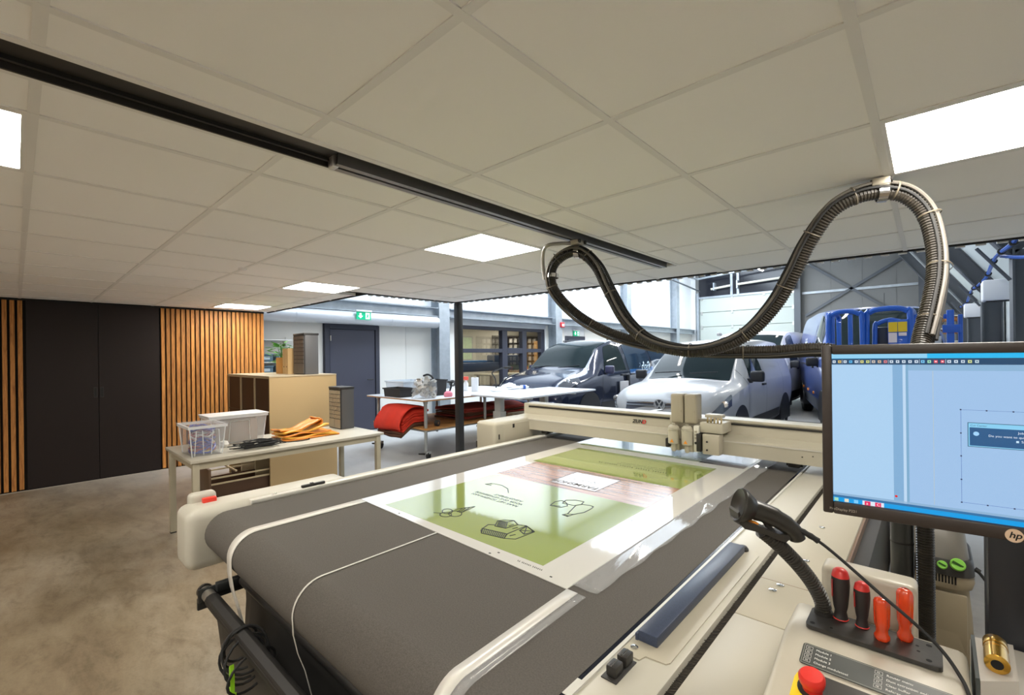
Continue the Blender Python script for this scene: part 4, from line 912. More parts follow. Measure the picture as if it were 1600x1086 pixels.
st('Cut Center', .0042, .2015, .1775, (.05,.12,.22)); st('Job ended', .0050, .2555, .1688); st('Do you want to quit the application?', .0050, .2225, .1618); st('Save job changes', .0050, .2590, .1552)
MB().cyl((.2085,.0070,.1655),(.2085,.0072,.1655), .0035, n=16).build('dialog_icon', M('screen_icon', (.35,.65,.95), .3, emit=1.), mo, local=True)
scr('tick_box', (.6,.8,.95), .2535,.2565,.1548,.158,7,1.)
cols = [(.7,.8,.9),(.8,.55,.1),(.7,.8,.9),(.1,.5,.9),(.7,.8,.9),(.8,.75,.2),(.7,.75,.2),(.7,.6,.5),(.7,.5,.3),(.8,.2,.2),(.7,.8,.9),(.7,.8,.9),(.7,.8,.9),(.7,.8,.9),(.7,.8,.9),(.2,.6,.95),(.4,.8,.5),(.85,.08,.12),(.85,.08,.12),(.7,.8,.9),(.7,.8,.9),(.6,.7,.8),(.75,.8,.3),(.6,.75,.8)]
for k,c in enumerate(cols):
    x = .0175+k*.0083; scr('tool_icon', c, x,x+.0045,.2815,.2862,3,1.)
    scr('icon_mark', (.03,.1,.2) if k not in (17,18) else (.95,.9,.9), x+.0012,x+.0033,.2830,.2848,4,1.)
    if k in (0,2,5,7,10,15,19): scr('icon_divider', (.6,.7,.8), x-.0023,x-.0018,.2805,.2875,3,1.)
st('ProDisplay P221', .0058, .0085, .0052+.0, (.42,.38,.32)) if False else text('monitor_lettering','ProDisplay P221', .0062, M('bezel_ink', (.35,.31,.26), .5), mo, (.010,-.0006,.008), xdl, ydl, th=.0003, local=True)
for x,c in ((.0175,(.35,.7,.5)),(.0330,(.75,.72,.55)),(.0470,(.2,.6,.95))): scr('task_icon', c, x,x+.0062,.0232,.0292,4,1.)
for x,s_ in ((.0625,'a'),(.0775,'C')):
    scr('task_icon', (.72,.80,.92), x-.003,x+.0125,.0222,.0302,4,1.); scr('task_badge', (.80,.02,.12), x,x+.0085,.0226,.0298,5,1.); st(s_, .0068, x+.0022, .0240, (.95,.9,.9))
MB().cyl((.107,.0074,.046),(.107,.0077,.046), .002, n=12).build('record_dot', M('screen_red', (.75,.02,.02), .3, emit=1.), mo, local=True)
lg = MB().cyl((.2485,-.0012,.0095),(.2485,.001,.0095), .0105, n=28).build('round_logo', M('logo_gold', (.55,.40,.28), .4), mo, local=True)
text('logo_lettering', 'hp', .0145, M('hole_black'), lg, (.2420,-.0016,.0060), xdl, (.25,0,1), bold=.0002, th=.0003, local=True)
ms = thing('monitor_post', 'dark upright post carrying the monitor behind the collet box', 'monitor stand', (.13,1.44,.6))
part('post', M('post_black', (.022,.024,.030), .35), ms, (.088,1.41,.0),(.162,1.49,1.30), .008)
part('arm', black_p, ms, (.09,1.12,1.30),(.16,1.47,1.36), .01); part('mount_plate', black_p, ms, (.07,1.105,1.27),(.18,1.12,1.40), .004)
part('edge_strip', M('strip_amber', (.55,.33,.05), .4), ms, (.1625,1.42,.2),(.1645,1.485,1.29))
# round pole and hose behind the console
po = thing('support_pole', 'dark round pole with cable tie behind the console', 'pole', (-.062,1.72,0))
MB().cyl((-.062,1.72,0),(-.062,1.72,1.5), .026, n=24).build('tube', M('pole_grey', (.05,.052,.05), .3, .3), po, smooth=True)
MB().lathe([(.027,0),(.0275,.004)], (-.062,1.72,.93), (0,0,1), 20).build('cable_tie', black_p, po, smooth=True)
ctb = thing('corrugated_tube', 'slim black corrugated tube running down beside the round pole', 'tube', (-.013,1.72,.2))
cp_ = resample(catmull([(-.045,1.80,1.22),(-.020,1.73,1.12),(-.013,1.72,1.0),(-.013,1.72,.6),(-.02,1.74,.25),(-.05,1.85,.05)],8),.0018)
MB().tube(cp_, [(.0175,.0175,.0205,.0205)[k%4] for k in range(len(cp_))], 14).build('ribbed_tube', M('hose_black', (.035,.030,.023), .38), ctb)
part('floor_outlet', black_p, ctb, (-.10,1.82,0),(-.0,1.92,.06), .008)
# ================================================================== HOSE
HP = [(-0.369,2.849,1.491),(-0.651,2.793,1.489),(-0.965,2.709,1.494),(-1.201,2.629,1.529),(-1.451,2.536,1.606),(-1.641,2.43,1.73),(-1.75,2.329,1.886),(-1.755,2.298,2.005),(-1.698,2.31,2.085),(-1.586,2.344,2.112),(-1.482,2.372,2.017),(-1.4,2.379,1.855),(-1.292,2.369,1.677),(-1.153,2.362,1.554),(-0.982,2.382,1.495),(-0.825,2.404,1.496),(-0.667,2.44,1.563),(-0.541,2.447,1.695),(-0.457,2.429,1.835),(-0.392,2.421,1.97),(-0.305,2.406,2.09),(-0.217,2.419,2.135),(-0.138,2.45,2.142),(-0.064,2.477,2.115),(-0.007,2.489,2.035),(0.02,2.459,1.904),(0.022,2.393,1.769),(0.004,2.309,1.642),(-0.019,2.22,1.521),(-0.030,2.08,1.40),(-0.040,1.95,1.30),(-.045,1.86,1.24)]
HP = [(-.30,3.10,1.15),(-.30,3.0,1.36)]+HP
ho = thing('hose_bundle', 'long black corrugated hose with cables hanging in loops from the ceiling', 'hose', (-.9,2.4,1.5))
hs_ = resample(catmull(HP,8),.003)
hm = M('hose_black', (.035,.030,.023), .38)
MB().tube(hs_, [(.0262,.0262,.0300,.0300)[k%4] for k in range(len(hs_))], 14).build('corrugated_hose', hm, ho)
base = catmull(HP[:31],8); FR = []
for q,(r,aa,m) in enumerate(((.0075,.45,rubber),(.006,1.0,rubber),(.0075,1.6,M('cable_grey', (.11,.10,.085), .45)),(.006,2.1,rubber))):
    pts = []
    pn = None
    for i,p in enumerate(base):
        t = (base[min(i+1,len(base)-1)]-base[max(i-1,0)]).normalized()
        if pn is None: pn = t.cross(Vector((0,0,1))).normalized()
        pn = (pn-t*pn.dot(t)).normalized(); bn = t.cross(pn); a = aa+.25*math.sin(i*.05+q)
        if q == 0: FR.append((p,t,pn.copy(),bn.copy()))
        pts.append(p+(pn*math.cos(a)+bn*math.sin(a))*(.033+r*.6+.004*math.sin(i*.13+q)))
    MB().tube(pts, r, 7).build('bundled_cable', m, ho, smooth=True)
for k in range(14,len(base),13):
    p,t,pn,bn = FR[k]
    MB().lathe([(.0385,-.003),(.0400,0),(.0385,.003)], p+(pn*math.cos(1.2)+bn*math.sin(1.2))*.009, t, 20, False).build('cable_tie', M('tie_tan', (.12,.10,.07), .5), ho, smooth=True)
# hose carriers
def carrier(p, top, label, path):
    t = thing('hose_carrier', label, 'hose carrier', (p[0],p[1],top), 'hose carriers under the ceiling')
    part('trolley', M('carrier_tan', (.42,.38,.30), .4, .4), t, (p[0]-.03,p[1]-.045,top-.035),(p[0]+.03,p[1]+.045,top-.004), .006)
    for q in (-.03,.03): MB().cyl((p[0]-.036,p[1]+q,top-.016),(p[0]+.036,p[1]+q,top-.016), .012, n=14).build('wheel', black_p, t, smooth=True)
    part('stem', chrome, t, (p[0]-.008,p[1]-.008,top-.075),(p[0]+.008,p[1]+.008,top-.03))
    MB().lathe([(.036,-.016),(.036,.016),(.040,.016),(.040,-.016),(.036,-.016)], p, path, 24, False).build('clamp_ring', chrome, t, smooth=True)
    MB().lathe([(0,-.006),(.01,-.006),(.01,.006),(0,.006)], (p[0],p[1],p[2]+.047), path, 10, False).build('clamp_bolt', chrome, t)
    return t
carrier((-1.586,2.344,2.112), ZC-.012, 'metal hose carrier running in the ceiling track', (1,.2,-.1))
k2 = carrier((-.138,2.45,2.142), ZC, 'silver hose clamp at the top of the tall hose arch', (1,.3,-.05))
hk = thing('hose_hook', 'bent grey steel hook beside the left hose loop', 'hook', (-1.66,2.2,2.17))
MB().tube(catmull([(-1.60,2.33,2.165),(-1.66,2.24,2.158),(-1.72,2.20,2.145),(-1.775,2.235,2.10),(-1.80,2.27,2.02),(-1.80,2.28,1.96)],5), .011, 10).build('rod', M('hook_grey', (.35,.34,.32), .35, .5), hk, smooth=True)
MB().lathe([(.034,-.012),(.034,.012),(.039,.012),(.039,-.012),(.034,-.012)], (-1.754,2.305,1.98), (0,.1,1), 22, False).build('pipe_clamp', chrome, hk, smooth=True)

# ================================================================== VACUUM
vc = thing('vacuum_cleaner', 'beige and black workshop vacuum with two green knobs on the floor', 'vacuum cleaner', (0.0,2.95,0))
vb = M('vacuum_tan', (.34,.29,.20), .5); vk = M('vacuum_black', (.035,.033,.03), .4)
VX, VY = .0, 2.98; ca, sa = 1., 0.
R0v, F0v = Vector((1,0,0)), Vector((0,1,0))
def VP(r, f, z): return Vector((VX+ca*r-sa*f, VY+sa*r+ca*f, z))
def vring(w_, d_, z, rc=.05, f0=0.):
    w_ *= .66; d_ *= .86
    pts = []
    for cx,cy,a0 in ((w_-rc,d_-rc,0),(-w_+rc,d_-rc,90),(-w_+rc,-d_+rc,180),(w_-rc,-d_+rc,270)):
        for k in range(5):
            a = math.radians(a0+k*22.5); pts.append(VP(cx+rc*math.cos(a),cy+rc*math.sin(a)+f0,z))
    return pts
MB().rings([vring(.19,.20,.06),vring(.21,.22,.12),vring(.20,.21,.30),vring(.185,.195,.42)]).build('tank', vb, vc, smooth=True, ang=50)
MB().rings([vring(.205,.215,.42,.07),vring(.215,.225,.45,.07),vring(.21,.22,.48,.07)]).build('rim', vb, vc, smooth=True, ang=50)
MB().rings([vring(.215,.225,.48,.07),vring(.21,.22,.53,.07),vring(.20,.21,.545,.07)]).build('motor_head', vk, vc, smooth=True, ang=50)
MB().rings([vring(.19,.20,.545,.07),vring(.17,.16,.66,.07),vring(.15,.13,.68,.07)]).build('lid', M('vacuum_grey', (.16,.15,.13), .35), vc, smooth=True, ang=50)
MB().tube(catmull([VP(-.07,-.08,.67),VP(-.065,-.09,.71),VP(0,-.09,.725),VP(.065,-.09,.71),VP(.07,-.08,.67)],5), .014, 10).build('carry_handle', vk, vc, smooth=True)
for r,z,rad in ((.085,.545,.026),(.035,.53,.018)):
    c_ = VP(r,-.188,z-.02); kn = MB().lathe([(rad,0),(rad,.012),(rad*.85,.016)], c_+Vector((0,0,.01)), VP(0,-1,0)-VP(0,0,0)+Vector((0,0,.5)), 20).build('green_knob', M('knob_green', (.25,.62,.08), .4), vc, smooth=True)
    dd_ = (VP(0,-1,0)-VP(0,0,0)+Vector((0,0,.5))).normalized(); kk = c_+Vector((0,0,.01))+dd_*.017
    MB().obox(kk, tuple((R0v*.8+U0*-.4)*rad*.8), tuple(dd_*.003), tuple((U0*.8+R0v*.4)*rad*.22)).build('knob_mark', M('knob_dark', (.05,.14,.03), .4), kn)
for k in range(16): MB().obox(VP(-.08+k*.0105,-.190,.462), tuple(R0v*.003), tuple(F0v*.004), (0,0,.016)).build('vent_slot', M('hole_black'), vc)
MB().obox(VP(.06,-.172,.27), tuple(R0v*.055), tuple(F0v*.012), (0,0,.13), .008).build('side_panel', vb, vc, smooth=True)
MB().lathe([(.04,0),(.04,.03),(.03,.04)], VP(-.05,-.172,.32), VP(0,-1,0)-VP(0,0,0), 20).build('hose_port', vk, vc, smooth=True)
for r,f in ((-.09,-.13),(.09,-.13),(-.09,.13),(.09,.13)): MB().lathe([(0,-.02),(.03,-.02),(.03,.02),(0,.02)], VP(r,f,.03), R0v, 14, False).build('caster', rubber, vc, smooth=True)
pc = thing('power_cable', 'thin black power cable curving from the vacuum cleaner', 'cable', tuple(VP(.25,.0,.0)))
MB().tube(catmull([VP(.15,-.1,.5),VP(.20,-.12,.42),VP(.26,-.16,.25),VP(.28,-.2,.08),VP(.24,-.3,.008),VP(.15,-.45,.008)],6), .006, 6).build('lead', rubber, pc, smooth=True)
MB().cyl(VP(.142,-.1,.505),VP(.158,-.103,.495), .01, n=10).build('gland', rubber, pc)
# ================================================================== WORK TABLE ON THE LEFT
ivory = M('table_ivory', (.44,.40,.30), .45); ivl = M('table_top_ivory', (.52,.49,.41), .35)
tb_ = thing('work_table', 'long ivory steel-legged table carrying boxes and an orange tarpaulin', 'table', (-4.415,1.66,0))
part('tabletop', ivl, tb_, (-4.83,.862,.708),(-4.0,2.47,.732), .004)
for a,b in (((-4.80,.89,.655),(-4.03,.91,.708)),((-4.80,2.42,.655),(-4.03,2.44,.708)),((-4.80,.91,.655),(-4.78,2.42,.708)),((-4.05,.91,.655),(-4.03,2.42,.708))): part('apron', ivory, tb_, a, b)
for x in (-4.81,-4.065):
    for y in (.88,2.40): l_ = part('leg', ivory, tb_, (x,y,.01),(x+.045,y+.045,.708), .004); part('foot_cap', black_p, l_, (x+.002,y+.002,0),(x+.043,y+.043,.012))
clearp = M('clear_plastic', (.84,.87,.90), .25, trans=.0, alpha=.10, coat=.3); rimw = M('frosted_white', (.80,.82,.84), .35, alpha=.80)
def crate(name, label, x0,x1,y0,y1,z0,h, wall, rim, taper=.02, group=None, th=.004, cat='storage box', ribs=True):
    t = thing(name, label, cat, ((x0+x1)/2,(y0+y1)/2,z0), group)
    A = [(x0,y0),(x1,y0),(x1,y1),(x0,y1)]; cx=(x0+x1)/2; cy=(y0+y1)/2
    o = lambda k: [(x+(taper*k if x>cx else -taper*k), y+(taper*k if y>cy else -taper*k)) for x,y in A]
    ins = lambda P: [(x-(th if x>cx else -th), y-(th if y>cy else -th)) for x,y in P]
    B = o(1)
    MB().rings([[Vector((*p,z0)) for p in A],[Vector((*p,z0+h)) for p in B],[Vector((*p,z0+h)) for p in ins(B)],[Vector((*p,z0+th)) for p in ins(A)]]).build('tub', wall, t)
    rr = [(x+(.012 if x>cx else -.012), y+(.012 if y>cy else -.012)) for x,y in B]
    MB().rings([[Vector((*p,z0+h-.02)) for p in rr],[Vector((*p,z0+h)) for p in rr],[Vector((*p,z0+h)) for p in ins(B)],[Vector((*p,z0+h-.02)) for p in ins(B)]],loop=False,cap=False).build('rim', rim, t)
    if ribs:
        for (p,q) in ((A[1],B[1]),(A[2],B[2]),(A[0],B[0])): MB().cyl((*p,z0),(*q,z0+h), .004, n=6).build('corner_rib', rim, t)
    return t
b1 = crate('storage_box','clear plastic box of tangled blue and red cables on the table', -4.44,-4.145,.905,1.105,.732,.235, clearp, rimw, .02, 'clear plastic storage boxes')
MB().rings([[Vector((x,y,z)) for x,y in ((-4.478,.868),(-4.107,.868),(-4.107,1.142),(-4.478,1.142))] for z in (.967,.975)]).build('lid', clearp, b1)
for k,y in enumerate((.95,1.06)): MB().tube([(-4.142,y-.03,.74),(-4.128,y-.02,.93),(-4.128,y+.02,.93),(-4.142,y+.03,.74)], .003, 6).build('side_rib', rimw, b1)
ct = thing('cable_tangle', 'tangle of blue, purple and red cables inside the clear box', 'cables', (-4.29,1.0,.74))
ccs = [(.05,.06,.30),(.30,.07,.10),(.10,.05,.22),(.55,.45,.20),(.42,.25,.3),(.03,.06,.35),(.5,.5,.55)]
for k in range(44):
    a = random.uniform(0,6.28); rx = random.uniform(.06,.115); ry = random.uniform(.06,.088); z = .755+.185*random.random(); tl = random.uniform(-.35,.35)
    pts = [(-4.29+rx*math.cos(t*.3142+a), 1.005+ry*math.sin(t*.3142+a), min(.955,max(.745,z+tl*.1*math.sin(t*.3142*1+a*2)+.01*math.sin(t+k)))) for t in range(20)]
    MB().tube(pts, .0062, 5, closed=True).build('cable_loop', M('cable_c%d'%(k%7), ccs[k%7], .45), ct, smooth=True)
b2 = crate('storage_box','larger frosted box with brown contents behind the cable box', -4.80,-4.55,1.145,1.545,.732,.245, M('frosted_box', (.82,.83,.83), .35, alpha=.28), rimw, .022, 'clear plastic storage boxes')
MB().rings([[Vector((x,y,z)) for x,y in ((-4.84,1.105),(-4.512,1.105),(-4.512,1.585),(-4.84,1.585))] for z in (.977,.986)]).build('lid', rimw, b2)
MB().ribbon([(-4.532,1.26,.76),(-4.520,1.27,.93),(-4.520,1.42,.93),(-4.532,1.43,.76)], .006, (1,0,0), .002).build('handle_outline', M('sheet_white'), b2)
tag(part('cardboard_insert', M('cardboard_brown', (.30,.16,.09), .7), None, (-4.77,1.18,.738),(-4.59,1.51,.93), .004), 'brown carton standing inside the frosted box', 'carton')
bc_ = thing('black_cable_heap', 'flat heap of black cable loops lying on the ivory table', 'cable', (-4.22,1.42,.732))
for k in range(13):
    cx = -4.16+random.uniform(-.03,.03); cy = 1.36+random.uniform(-.03,.03); rx = random.uniform(.04,.07); ry = random.uniform(.10,.20); z = .7445+.004*k; ph = random.uniform(0,6)
    pts = [(cx+rx*math.cos(t*.2618)+.012*math.sin(t*.8+ph), cy+ry*math.sin(t*.2618)+.01*math.cos(t*.7+ph), z+.006*math.sin(t*.5+ph)) for t in range(24)]
    MB().tube(pts, .0042, 5, closed=True).build('cable_loop', rubber, bc_, smooth=True)
MB().tube(catmull([(-4.22,1.6,.738),(-4.17,1.72,.737),(-4.2,1.82,.737),(-4.27,1.80,.737),(-4.25,1.68,.737)],5), .004, 5).build('loose_end', rubber, bc_, smooth=True)
tag(MB().lathe([(.0,.0),(.03,.005),(.04,.025),(.03,.05),(.0,.058)], (-4.42,1.19,.732), (0,0,1), 10, False).build('cotton_wad', M('wad_white', (.75,.73,.68), .9, bump=.5, bscale=40), smooth=True), 'crumpled white wad beside the two plastic boxes', 'wad')
# orange tarpaulin, folded
orm = M('tarp_orange', (.78,.27,.03), .35, coat=.2, var=.1, vscale=3); ta = thing('tarpaulin', 'folded orange and yellow tarpaulin lying on the ivory table', 'tarpaulin', (-4.45,1.78,.732))
tyl = M('tarp_yellow', (.80,.42,.04), .35, coat=.2)
for k,(xa,xb,ya,yb,m) in enumerate(((-4.56,-4.24,1.62,2.14,orm),(-4.55,-4.25,1.63,2.10,tyl),(-4.56,-4.27,1.62,2.06,orm),(-4.55,-4.29,1.63,2.04,tyl),(-4.55,-4.32,1.62,1.99,orm))):
    G = []
    for i in range(9):
        row = []
        for j in range(19):
            u = i/8; v = j/18; z = .741+.017*k+.007*math.sin(v*9+k*2)*(k>0)+.007*math.sin(u*5+k)*(k>0)
            if k >= 3: z += (.085 if k == 4 else .04)*max(0,(v-.45)/.55)**1.3
            row.append(Vector((xa+(xb-xa)*u+.015*math.sin(v*6+k), ya+(yb-ya)*v+.012*math.sin(u*4+k*3), z)))
        G.append(row)
    MB().sheet(G).build('fold', m, ta, smooth=True, ang=180, solid=.013)
G = [[Vector((-4.54+.21*u, 1.97+.035*math.sin(a), .868+.03*math.cos(a))) for a in [k*math.pi/8 for k in range(9)]] for u in (0,.25,.5,.75,1)]
MB().sheet(G).build('curled_fold', orm, ta, smooth=True, ang=180, solid=.010)
# drawer organisers
org_b = M('organiser_black', (.035,.034,.034), .5); org_d = M('drawer_smoke', (.42,.36,.26), .25, alpha=.85); org_g = M('organiser_grey', (.10,.10,.105), .5)
def organiser(label, x0,x1,y0,y1,z0,h, cols, rows, big, dm):
    t = thing('drawer_organiser', label, 'drawer organiser', ((x0+x1)/2,(y0+y1)/2,z0), 'small parts drawer organisers')
    part('case', org_g, t, (x0,y0+.012,z0),(x1,y1,z0+h), .006); part('top_rim', org_b, t, (x0-.006,y0-.004,z0+h-.02),(x1+.006,y1+.004,z0+h+.004), .004)
    part('face_frame', org_b, t, (x0,y0,z0),(x1,y0+.012,z0+h))
    bh = .16*h*big; rh = (h-.03-bh*1.0-.01)/rows; cw = (x1-x0-.012)/cols
    for r in range(rows):
        for c in range(cols):
            a = (x0+.008+c*cw, y0-.006, z0+.012+bh+r*rh); d = part('drawer', dm, t, a, (a[0]+cw-.006, y0+.002, a[2]+rh-.006))
            part('drawer_pull', dm, d, (a[0]+cw*.3,y0-.013,a[2]+.003),(a[0]+cw*.6,y0-.006,a[2]+.008))
    if big:
        for c in range(2):
            w2 = (x1-x0-.012)/2; a = (x0+.008+c*w2, y0-.006, z0+.01); part('drawer', dm, t, a, (a[0]+w2-.006, y0+.002, a[2]+bh-.006))
organiser('black drawer organiser with small clear drawers at the table end', -4.765,-4.51,2.28,2.43,.732,.435, 4, 7, 1.4, org_d)
# ================================================================== FILING CABINET
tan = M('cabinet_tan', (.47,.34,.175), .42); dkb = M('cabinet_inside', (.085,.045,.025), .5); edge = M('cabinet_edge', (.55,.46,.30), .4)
cbx = thing('filing_cabinet', 'wide tan office cabinet with three open bays and a pulled-out drawer', 'cabinet', (-6.02,2.25,0))
CX0,CX1,CY0,CY1,CZ = -6.73,-5.305,1.87,2.63,1.285
part('side_panel', tan, cbx, (CX1-.02,CY0,.0),(CX1,CY1,CZ-.012)); part('side_panel', tan, cbx, (CX0,CY0,0),(CX0+.02,CY1,CZ-.012)); part('top_panel', M('cabinet_top', (.50,.42,.29), .35), cbx, (CX0-.005,CY0-.005,CZ-.012),(CX1+.005,CY1,CZ))
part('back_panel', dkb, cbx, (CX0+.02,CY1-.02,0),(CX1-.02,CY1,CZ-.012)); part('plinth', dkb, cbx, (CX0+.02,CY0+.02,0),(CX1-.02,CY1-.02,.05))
for x in (-6.265,-5.79): part('divider', edge, cbx, (x,CY0,.05),(x+.03,CY1-.02,CZ-.012))
for k,(a,b) in enumerate(((CX0+.02,-6.265),(-6.235,-5.79),(-5.76,CX1-.02))):
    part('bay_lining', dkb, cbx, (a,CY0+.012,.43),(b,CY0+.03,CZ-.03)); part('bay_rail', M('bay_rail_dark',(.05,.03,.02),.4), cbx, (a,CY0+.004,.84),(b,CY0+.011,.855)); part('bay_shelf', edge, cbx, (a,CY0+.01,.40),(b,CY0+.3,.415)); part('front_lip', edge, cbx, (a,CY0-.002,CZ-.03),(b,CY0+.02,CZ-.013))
dwr = part('drawer_front', M('drawer_brown', (.16,.10,.06), .45), cbx, (-5.80,1.30,.06),(-5.34,1.325,.37), .004)
part('drawer_floor', dkb, dwr, (-5.78,1.325,.07),(-5.36,2.3,.085)); part('drawer_side', dkb, dwr, (-5.365,1.325,.085),(-5.355,2.3,.20)); part('drawer_side', dkb, dwr, (-5.785,1.325,.085),(-5.775,2.3,.20))
for x in (-5.36,-5.78): part('drawer_rail', edge, dwr, (x-.006,1.325,.26),(x+.006,2.3,.275)); 
part('drawer_rail', edge, dwr, (-5.366,1.325,.20),(-5.352,2.3,.215)); part('cross_bar', edge, dwr, (-5.78,1.55,.30),(-5.36,1.565,.315))
# on the cabinet
organiser('tall dark drawer organiser standing on the tan cabinet', -5.70,-5.40,2.29,2.46,CZ+.001,.485, 3, 7, 1.6, M('drawer_dark', (.12,.11,.10), .3))
for x0,x1,h,l,c in ((-6.12,-5.925,.205,'low orange cardboard magazine file on the cabinet',(.55,.28,.07)),(-5.91,-5.745,.315,'tall tan cardboard magazine file beside the drawer organiser',(.62,.42,.20))):
    t = thing('magazine_file', l, 'magazine file', ((x0+x1)/2,2.3,CZ), 'magazine files on the cabinet')
    m_ = M('card_%d'%int(h*1000), c, .6)
    n_ = 1 if h < .3 else 2
    for q in range(n_):
        a = x0+(x1-x0)*q/n_+.002; b = x0+(x1-x0)*(q+1)/n_-.002
        part('spine', m_, t, (a,2.24,CZ+.001),(b,2.246,CZ+h)); MB().prism([(2.246,CZ+.001),(2.42,CZ+.001),(2.42,CZ+h*.55),(2.33,CZ+h),(2.246,CZ+h)], YZ, a, a+.005).build('side', m_, t); MB().prism([(2.246,CZ+.001),(2.42,CZ+.001),(2.42,CZ+h*.55),(2.33,CZ+h),(2.246,CZ+h)], YZ, b-.005, b).build('side', m_, t)
        if n_ == 2: MB().cyl(((a+b)/2,2.2402,CZ+.09),((a+b)/2,2.2385,CZ+.09), .008, n=12).build('finger_hole', M('hole_black'), t)
pt = thing('potted_plant', 'leafy green plant in a small pot behind the magazine files', 'plant', (-6.5,2.46,CZ))
PX_ = -6.5
MB().lathe([(.05,0),(.07,.13),(.072,.13),(.06,.12)], (PX_,2.46,CZ), (0,0,1), 18).build('pot', M('pot_grey', (.25,.30,.34), .6), pt, smooth=True)
lfm = M('leaf_green', (.07,.26,.035), .4, rnd=.45)
for k in range(64):
    a = random.uniform(0,6.28); r = random.uniform(.03,.20); z = CZ+.17+random.uniform(0,.25)-r*.3; c_ = Vector((PX_+r*1.1*math.cos(a),2.46+r*math.sin(a)*.6,z))
    d = Vector((math.cos(a),math.sin(a),random.uniform(-.5,.6))).normalized(); s_ = d.cross(Vector((0,0,1))).normalized(); n_ = s_.cross(d); ll = random.uniform(.07,.12); w_ = ll*.36
    MB().rings([[c_-s_*.001,c_,c_+s_*.001],[c_+d*ll*.35-s_*w_,c_+d*ll*.35-n_*.008,c_+d*ll*.35+s_*w_],[c_+d*ll*.7-s_*w_*.7,c_+d*ll*.7-n_*.008,c_+d*ll*.7+s_*w_*.7],[c_+d*ll-s_*.001,c_+d*ll,c_+d*ll+s_*.001]],False,False).build('leaf', lfm, pt, smooth=True)
    MB().tube([(PX_,2.46,CZ+.12),((PX_+c_.x)/2,(2.46+c_.y)/2,z+.02),tuple(c_)], .002, 4).build('stalk', M('stalk_green', (.1,.2,.05), .6), pt)
# shelf with bins against the far wall
bs = thing('bin_shelf', 'narrow white wall shelf beside the slatted wall end', 'shelf', (-8.2,2.9,0))
for z in (1.02,1.22,1.42,1.80): part('shelf_board', frame_w, bs, (-8.40,2.66,z-.015),(-8.12,3.25,z))
for y in (2.66,3.23): part('upright', frame_w, bs, (-8.40,y,0),(-8.37,y+.02,1.85))
for k,(y,z) in enumerate(((2.70,1.221),(2.98,1.221),(2.70,1.421),(2.98,1.421),(2.70,1.021),(2.98,1.021))):
    t = thing('storage_bin', ['blue-grey bin, left of the middle shelf row','blue-grey bin, right of the middle shelf row','blue-grey bin, left of the upper shelf row','blue-grey bin, right of the upper shelf row','blue-grey bin, left of the lowest shelf row','blue-grey bin, right of the lowest shelf row'][k]+' by the slatted wall', 'bin', (-8.2,y+.11,z), 'blue-grey bins on the wall shelf')
    m_ = M('bin_blue_grey', (.10,.17,.22), .4)
    part('tub', m_, t, (-8.36,y,z),(-8.13,y+.23,z+.13), .008); part('label_holder', M('bin_label', (.5,.6,.65), .5), t, (-8.1298,y+.05,z+.04),(-8.128,y+.18,z+.09)); part('lip', m_, t, (-8.135,y-.004,z+.11),(-8.12,y+.234,z+.135), .003)

# ================================================================== TROLLEY
galv = M('pipe_galv', (.42,.43,.42), .4, .6)
ply = wood('ply_edge', (.30,.13,.04), (.52,.27,.09), (1.5,1.5,30), .05)
tl = thing('wheeled_trolley', 'wheeled pipe-frame trolley table with white top and plywood shelf', 'trolley', (-5.94,5.1,0))
TX0,TX1,TY0,TY1 = -6.70,-5.20,3.83,6.40
part('top_board', ply, tl, (TX0,TY0,.845),(TX1,TY1,.862), .003); part('top_sheet', M('laminate_white', (.74,.76,.80), .3), tl, (TX0,TY0,.862),(TX1,TY1,.87), .002)
part('lower_shelf', ply, tl, (TX0+.05,TY0+.08,.43),(TX1-.02,TY1-.05,.45), .004)
for x in (TX0+.12,TX1-.13):
    for y in (TY0+.14,5.15,TY1-.15):
        l_ = MB().cyl((x,y,.12),(x,y,.845), .024, n=14).build('leg', galv, tl, smooth=True)
        MB().lathe([(.033,0),(.033,.05)], (x,y,.395), (0,0,1), 14).build('pipe_fitting', galv, l_, smooth=True); MB().lathe([(.033,0),(.033,.04)], (x,y,.80), (0,0,1), 14).build('pipe_fitting', galv, l_, smooth=True)
        if abs(y-5.15) > .1:
            w_ = MB().lathe([(0,-.018),(.055,-.018),(.062,-.008),(.062,.008),(.055,.018),(0,.018)], (x+.03,y+.02,.062), (.8,.5,0), 20, False).build('caster_wheel', rubber, tl, smooth=True)
            MB().box((x-.02,y-.03,.085),(x+.06,y+.05,.125), .006).build('caster_fork', galv, w_, smooth=True); MB().prism([(0,0),(.09,.02),(.09,.04),(0,.03)], lambda u,v,q:(x+q,y-.03-u,.07+v), -.015, .015).build('brake_pedal', black_p, w_)
    MB().cyl((x,TY0+.14,.41),(x,TY1-.15,.41), .02, n=12).build('rail', galv, tl, smooth=True)
for y in (TY0+.14,TY1-.15): MB().cyl((TX0+.12,y,.41),(TX1-.13,y,.41), .02, n=12).build('rail', galv, tl, smooth=True)
redm = M('blanket_red', (.62,.035,.015), .9, var=.1, vscale=6); brn = M('blanket_brown', (.10,.04,.02), .9); drd = M('blanket_dark_red', (.25,.03,.02), .9)
